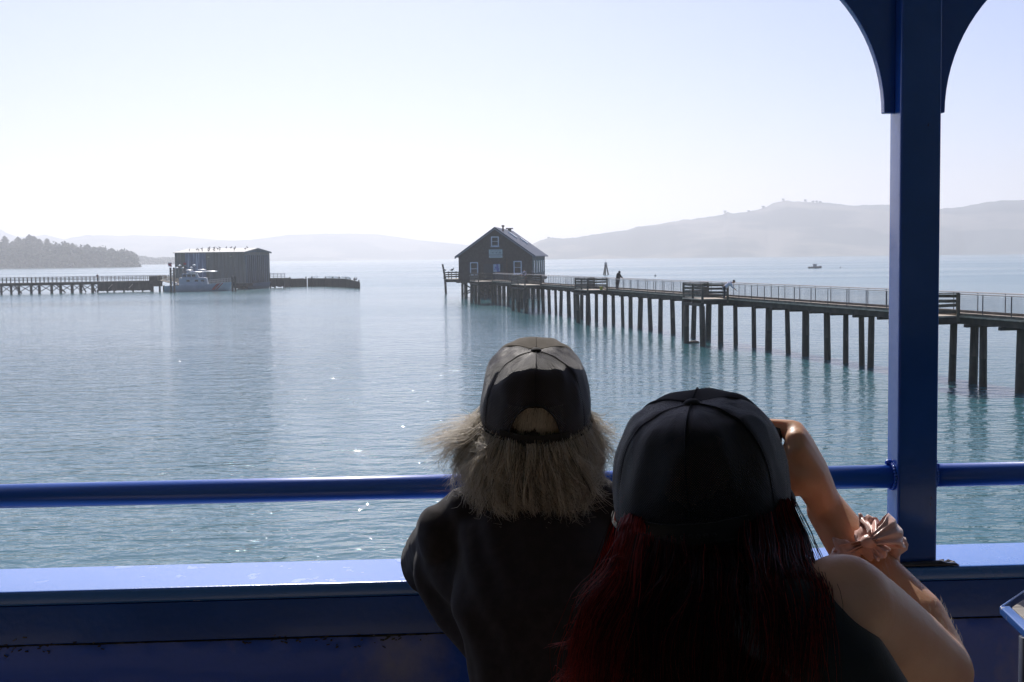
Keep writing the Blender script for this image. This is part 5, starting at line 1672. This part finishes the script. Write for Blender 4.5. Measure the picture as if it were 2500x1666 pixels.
# hair of person 2
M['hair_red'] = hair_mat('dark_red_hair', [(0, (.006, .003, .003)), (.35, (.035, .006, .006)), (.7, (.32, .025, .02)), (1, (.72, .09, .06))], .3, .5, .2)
def hair2():
    st, tn = [], []
    for cl_ in range(520):
        u = hr.random(); phi = R(72 + 216 * u); sx = math.sin(phi); back = max(0, -math.cos(phi))
        din = hr.random() ** .7
        root = H2 + M2 @ Vector((sx * .086 * (.75 + .25 * din), math.cos(phi) * .10 * (.75 + .25 * din), .010))
        # four heights; left mass sweeps outwards, right mass falls straight on to the shoulder
        zt_ = [-.05, -.10, -.175, -.38]
        if sx < 0:
            dx = [-.008 * -sx, -.020 * -sx - .001, -.030 * -sx - .002, -.040 * -sx - .005]
        else:
            dx = [.004 * sx, .004 * sx, .004 * sx, -.01 * sx]
        dy = [-.022 * back - .01 * max(0, sx), -.048 * back - .04 * max(0, sx), -.066 * back - .09 * max(0, sx) - .008, -.085 * back - .10 * max(0, sx) - .01]
        pts = [root + Vector((dx[k] * (.6 + .5 * din) + math.sin(cl_ * .7 + k) * .005, dy[k] * (.5 + .6 * din), zt_[k])) for k in range(4)]
        red = sx < -.35
        tc = (.5 + .4 * hr.random()) if red and hr.random() < .7 else (.06 + .30 * hr.random() ** 1.5)  # lit left redder, shaded centre near black, painted into the tone
        for s in range(14):
            j = Vector((hr.gauss(0, .0035), hr.gauss(0, .003), 0))
            e = Vector((hr.gauss(0, .005), hr.gauss(0, .004), 0))
            st.append([tuple(p) for p in smooth_path([root + j * .6] + [p + j + e * (.3 + .35 * k) for k, p in enumerate(pts)], 14)])
            tn.append(min(1, max(0, tc + hr.gauss(0, .12))))
    # long lock sweeping out and down on the left, sunlit red painted into tone
    def lock(path, n, spread, tone, tw=.12, rough=.0016):
        ctrl = [at(*q) for q in path]
        for s in range(n):
            g0, g1, g2 = hr.gauss(0, 1), hr.gauss(0, 1), hr.gauss(0, 1)
            cp = []
            for k, c_ in enumerate(ctrl):
                w_ = spread[min(k, len(spread) - 1)]
                cp.append(c_ + Vector((g0 * w_ + hr.gauss(0, rough) * k * .6, g1 * w_ * .6, g2 * w_ * .35)))
            ln = hr.uniform(.8, 1.0)
            sp_ = smooth_path(cp, 16)[:max(6, int(16 * ln))]
            for q_, p_ in enumerate(sp_):
                t_ = q_ / 15
                p_.x += (mnoise.noise(Vector((p_.x * 28, p_.z * 14, 3))) * .010 + mnoise.noise(Vector((g0 * 1.2 + ctrl[0].x * 40, t_ * 4, 7))) * .007) * min(1, t_ * 3)
            st.append([tuple(p) for p in sp_]); tn.append(min(1, max(0, tone + hr.gauss(0, tw))))
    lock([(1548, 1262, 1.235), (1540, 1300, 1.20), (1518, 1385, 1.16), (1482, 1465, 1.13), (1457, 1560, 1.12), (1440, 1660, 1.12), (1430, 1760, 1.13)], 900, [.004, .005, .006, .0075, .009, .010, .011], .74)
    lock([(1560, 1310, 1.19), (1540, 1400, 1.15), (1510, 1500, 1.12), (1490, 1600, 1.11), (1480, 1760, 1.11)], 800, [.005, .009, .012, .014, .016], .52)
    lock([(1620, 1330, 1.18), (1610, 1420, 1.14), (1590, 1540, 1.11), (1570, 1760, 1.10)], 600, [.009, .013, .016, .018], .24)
    lock([(1460, 1600, 1.12), (1432, 1650, 1.12), (1405, 1640, 1.13), (1385, 1690, 1.13)], 60, [.006, .006, .008, .01], .85, rough=.003)
    for k in range(26):       # separate flyaway locks of a few hairs
        i = hr.random(); x0 = 1525 - 100 * i + hr.uniform(-5, 20); y0 = 1330 + 300 * i
        L = hr.uniform(50, 130); dr = hr.uniform(.35, 1.1)
        dx_, dy_ = -math.cos(dr) * L, math.sin(dr) * L
        c1 = hr.uniform(-.3, .5)
        lock([(x0, y0, 1.14), (x0 + dx_ * .35, y0 + dy_ * .45 + 8, 1.14), (x0 + dx_ * .7, y0 + dy_ * (.7 + c1 * .2), 1.14), (x0 + dx_, y0 + dy_ * (1 + c1 * .5), 1.15)], hr.randint(3, 11), [.001, .0018, .003, .005], .6 + .2 * hr.random())
    # right side: straight hair falling on to the shoulder
    lock([(1905, 1225, 1.24), (1925, 1300, 1.20), (1945, 1370, 1.14), (1965, 1440, 1.085), (1975, 1560, 1.06), (1965, 1760, 1.06)], 520, [.005, .006, .007, .008, .010, .012], .45, tw=.2)
    lock([(1860, 1260, 1.22), (1880, 1340, 1.16), (1895, 1430, 1.09), (1900, 1560, 1.06), (1890, 1760, 1.05)], 500, [.008, .010, .011, .013, .014], .34, tw=.2)
    lock([(1740, 1350, 1.18), (1745, 1430, 1.12), (1725, 1550, 1.09), (1735, 1760, 1.08)], 420, [.016, .02, .024, .028], .20, tw=.2)
    # loose strands beside the right cheek down to the shoulder
    for k in range(46):
        b0 = H2 + M2 @ Vector((.084, hr.uniform(-.03, .03), 0))
        sp = hr.random() ** 1.6
        e = Vector((hr.gauss(0, .003), hr.gauss(0, .003), 0))
        st.append([tuple(p) for p in smooth_path([b0, b0 + Vector((.006 + .008 * sp, 0, -.06)) + e, b0 + Vector((.010 + .018 * sp, -.01, -.12)) + e * 2, b0 + Vector((.022 + .006 * sp, -.02, -.175)) + e * 2], 12)])
        tn.append(.2 + .5 * hr.random())
    return st, tn
st, tn = hair2()
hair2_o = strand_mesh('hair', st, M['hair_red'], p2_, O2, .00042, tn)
rows = []
for j in range(10):
    t = j / 9; ring = []
    for i in range(33):
        phi = R(78 + 204 * i / 32); sx = math.sin(phi); back = max(0, -math.cos(phi))
        p = H2 + M2 @ Vector((sx * .073, math.cos(phi) * .088, .03))
        dx = (-.046 * -sx if sx < 0 else .002) * min(1, t * 3.2)
        ring.append(p + Vector((dx * .7 + .003 * math.sin(i * 1.7 + j), (-.045 * back - .06 * max(0, sx)) * min(1, t * 3), -.44 * t)))
    rows.append(ring)
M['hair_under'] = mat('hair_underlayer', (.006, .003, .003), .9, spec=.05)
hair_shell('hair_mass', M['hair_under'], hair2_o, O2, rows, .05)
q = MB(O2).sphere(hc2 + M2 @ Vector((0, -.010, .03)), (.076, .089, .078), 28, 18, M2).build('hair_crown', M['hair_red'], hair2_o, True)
a_ = q.data.attributes.new('tone', 'FLOAT', 'POINT'); a_.data.foreach_set('value', [.05] * len(q.data.vertices))
# scrunchie round the forearm
sp0 = E2.lerp(W2_, .66); axs = (W2_ - E2).normalized()
u1 = axs.cross(Vector((0, 1, 0))).normalized(); u2 = axs.cross(u1)
M['satin'] = mat('peach_satin', (0.78, 0.46, 0.40), .34, col2=(.82, .52, .46), nscale=30, sheen=.4, bump=.002, bscale=55)
v, f = [], []
NU, NV = 96, 18
for i in range(NU):
    th = 2 * math.pi * i / NU
    ca = u1 * math.cos(th) + u2 * math.sin(th)
    rt = .0115 + .0035 * math.sin(11 * th) + .0025 * math.sin(7 * th + 1) + .002 * math.sin(23 * th)
    sh_ = axs * (.004 * math.sin(5 * th + 2))
    for j in range(NV):
        ps = 2 * math.pi * j / NV
        rr_ = rt * (1 + .25 * math.sin(3 * ps + 9 * th))
        v.append(sp0 + ca * (.036 + rr_ * math.cos(ps)) + axs * rr_ * 1.15 * math.sin(ps) + sh_)
for i in range(NU):
    for j in range(NV):
        f.append((i * NV + j, i * NV + (j + 1) % NV, ((i + 1) % NU) * NV + (j + 1) % NV, ((i + 1) % NU) * NV + j))
scr = empty('scrunchie', sp0, label='peach satin scrunchie with a loose knotted bow around the bare right forearm', cat='scrunchie')
link_mesh('band', [p - sp0 for p in v], f, M['satin'], scr, True)
def loop(d, L, W, h, seed, name='bow_loop'):
    """a loop of satin ribbon leaving the knot and folding back to it, pleated where it is gathered"""
    d = d.normalized(); s = d.cross(Vector((0, -1, .35))).normalized(); n_ = s.cross(d)
    v, f = [], []
    A, B = 46, 22
    for i in range(A + 1):
        u = i / A
        a = math.pi * u
        out = math.sin(a) ** .75 * L
        wd = W * (.28 + .72 * math.sin(a) ** .8)
        for j in range(B + 1):
            q_ = -1 + 2 * j / B
            pl_ = math.sin(q_ * 9 + seed) * .0022 * (1.4 - math.sin(a)) + math.sin(q_ * 4 + seed * 2 + a) * .0018
            c_ = d * (out * (1 - .10 * q_ * q_)) + n_ * (h * math.cos(a) + pl_ + .003 * math.sin(a * 3 + seed)) + s * wd * q_
            v.append(c_ + d * .0015 * math.sin(q_ * 6 + a * 5))
    for i in range(A):
        for j in range(B): f.append((i * (B + 1) + j, i * (B + 1) + j + 1, (i + 1) * (B + 1) + j + 1, (i + 1) * (B + 1) + j))
    return v, f
k0 = sp0 + (at(2128, 1310, 1.345) - sp0) * .8
for tgt, W_, h_, sd_ in (((2200, 1292, 1.37), .021, .010, 0.4), ((2120, 1262, 1.39), .012, .006, 2.0), ((2160, 1360, 1.345), .010, .005, 4.0), ((2040, 1352, 1.385), .009, .005, 5.0)):
    T_ = at(*tgt); v, f = loop(T_ - k0, (T_ - k0).length, W_, h_, sd_)
    o_ = link_mesh('bow_loop', [p + k0 - sp0 for p in v], f, M['satin'], scr, True)
    sm = o_.modifiers.new('th', 'SOLIDIFY'); sm.thickness = .0007
MB(sp0).sphere(k0, (.010, .009, .008), 14, 10).build('knot', M['satin'], scr, True)
# the camera in her hand
cmo = empty('camera', camc, R(-8), 'small black camera held up by the person with red hair', 'camera')
M['cam_black'] = mat('camera_black', (.012, .012, .013), .4, bump=.0003, bscale=900)
MB().box((0.01, 0, 0), (.118, .045, .074)).build('camera_body', M['cam_black'], cmo, bevel=.006)
MB().tube([(0, .0225, -.003), (0, .065, -.003)], .031, 28).build('lens', M['cam_black'], cmo, True)
MB().box((0, .005, .0455), (.045, .04, .016)).build('viewfinder', M['cam_black'], cmo, bevel=.004)

# ================================================================== PEOPLE ON THE PIER
def walker(name_label, base, rz, h, pose, cols, group=None):
    """small standing or bending figure; local x right, y forward"""
    r_ = empty('person', base, rz, name_label, 'person')
    k = h / 1.7
    V = lambda x, y, z: Vector((x, y, z)) * k
    lean = pose.get('lean', 0.0)
    hip = V(0, 0, .92); ch = V(0, lean * .45, .92 + .48 * math.cos(lean)); nk = V(0, lean * .6, .92 + .58 * math.cos(lean)); hd = V(0, lean * .75 + .03, .92 + .74 * math.cos(lean))
    b = MB(); chain(b, [hip, ch], [.12 * k, .14 * k], 10); chain(b, [nk, hd], [.05 * k, .07 * k], 10); b.sphere(hd, (.075 * k, .095 * k, .115 * k), 12, 10)
    b.sphere(hd + V(0, .095, -.01), (.013 * k, .02 * k, .018 * k), 8, 6)
    hands = [V(s * .2, lean * .6 + pose.get('reach', .15), pose.get('hz', .95)) for s in (-1, 1)]
    for s, hnd in zip((-1, 1), hands):
        sh = ch + V(s * .18, 0, .03); el = sh.lerp(hnd, .5) + V(s * .05, -.03, -.05)
        chain(b, [ch, sh, el, hnd], [.09 * k, .055 * k, .045 * k, .032 * k], 10)
        hand(b, hnd, (hnd - el), V(0, 0, -1), -s, .35, k)
        fx = s * .1; chain(b, [hip + V(s * .08, 0, -.02), V(fx, .02, .48), V(fx, -.02, .08)], [.1 * k, .065 * k, .045 * k], 10); chain(b, [V(fx, -.02, .05), V(fx, .14, .04)], [.045 * k, .035 * k], 10)
    remesh(b, 'body', M['skin'], r_, .014, 2)
    j = MB(); B_ = pose.get('bulk', 1.0); chain(j, [hip + V(0, 0, -.05 if B_ == 1 else -.3), ch, ch + V(0, 0, .04)], [.15 * k * B_, .17 * k * B_, .15 * k * B_], 10)
    for s, hnd in zip((-1, 1), hands):
        sh = ch + V(s * .18, 0, .03); el = sh.lerp(hnd, .5) + V(s * .05, -.03, -.05)
        chain(j, [ch, sh, el, el.lerp(hnd, pose.get('sleeve', .8))], [.11 * k, .08 * k * B_, .06 * k * B_, .048 * k * B_], 10)
    if pose.get('hood'): j.sphere(hd + V(0, -.03, .01), (.11 * k, .12 * k, .14 * k), 12, 10)
    remesh(j, 'jacket' if pose.get('hood') else 'shirt', mat('upper_' + name_label[:12], cols[0], .85), r_, .018, 3)
    q = MB(); 
    for s in (-1, 1):
        fx = s * .1; chain(q, [hip, hip + V(s * .08, 0, -.02), V(fx, .02, .48), V(fx, -.02, .14)], [.14 * k, .12 * k, .085 * k, .07 * k], 10)
    remesh(q, 'trousers', mat('lower_' + name_label[:12], cols[1], .85), r_, .016, 3)
    if not pose.get('hood'):
        MB().sphere(hd + V(0, -.015, .035), (.083 * k, .1 * k, .1 * k), 12, 8).build('hair', mat('hair_' + name_label[:12], (.03, .025, .02), .7), r_, True)
    return r_
def on_pier(fx, side=0.0):
    r = ray(fx, 640); y = 100.0
    for _ in range(30):
        y = y + ((PK - PSL * y - side * .98) / r.x - y) * .6 if abs(r.x) > 1e-6 else y
    return y
def yfor(fx, side):
    # x = PK - PSL*y - side*cos ; x = r.x*y
    r = ray(fx, 680); return (PK - side * .98) / (r.x + PSL)
y = yfor(1507, .35); b = pl(y, .35, DECK + .0)
walker('person in a dark brown hooded coat leaning on the pier railing with head bowed', b, R(-60), 1.78, dict(lean=.32, reach=.24, hz=1.12, hood=True, bulk=1.25), ((.035, .028, .024), (.06, .055, .06)))
y = yfor(1766, 1.9); b = pl(y, 1.9, DECK)
walker('person in a pale shirt bending down behind the plank rail of the pier platform', b, R(-95), 1.62, dict(lean=.95, reach=.25, hz=.75, sleeve=.5), ((.85, .82, .88), (.05, .05, .06)))
y = yfor(1281, 1.4); b = pl(y, 1.4, DECK)
walker('person in a lavender shirt and red trousers fishing on the pier near the shingled boathouse', b, R(150), 1.72, dict(lean=.1, reach=.3, hz=1.1, sleeve=.5), ((.55, .52, .72), (.45, .08, .06)))
b = tp(238, TZ + .01, 1.0)
walker('distant person standing at the rail of the left timber trestle', b, R(170), 1.65, dict(lean=.1, reach=.3, hz=1.05, sleeve=.8), ((.12, .03, .03), (.03, .03, .04)))
# yellow bucket on the third platform
p = pl(yfor(1467, 2.0), 2.0, DECK)
bk_ = empty('bucket', p, label='small yellow bucket standing on the pier platform left of the hooded person', cat='bucket')
MB().tube([(0, 0, 0.002), (0, 0, .36)], [.13, .17], 14).build('pail', mat('yellow_plastic', (.75, .50, .03), .4), bk_, True)
MB().tube([(-.17, 0, .35), (-.1, 0, .5), (.1, 0, .5), (.17, 0, .35)], .012, 6).build('handle', M['steel'], bk_)
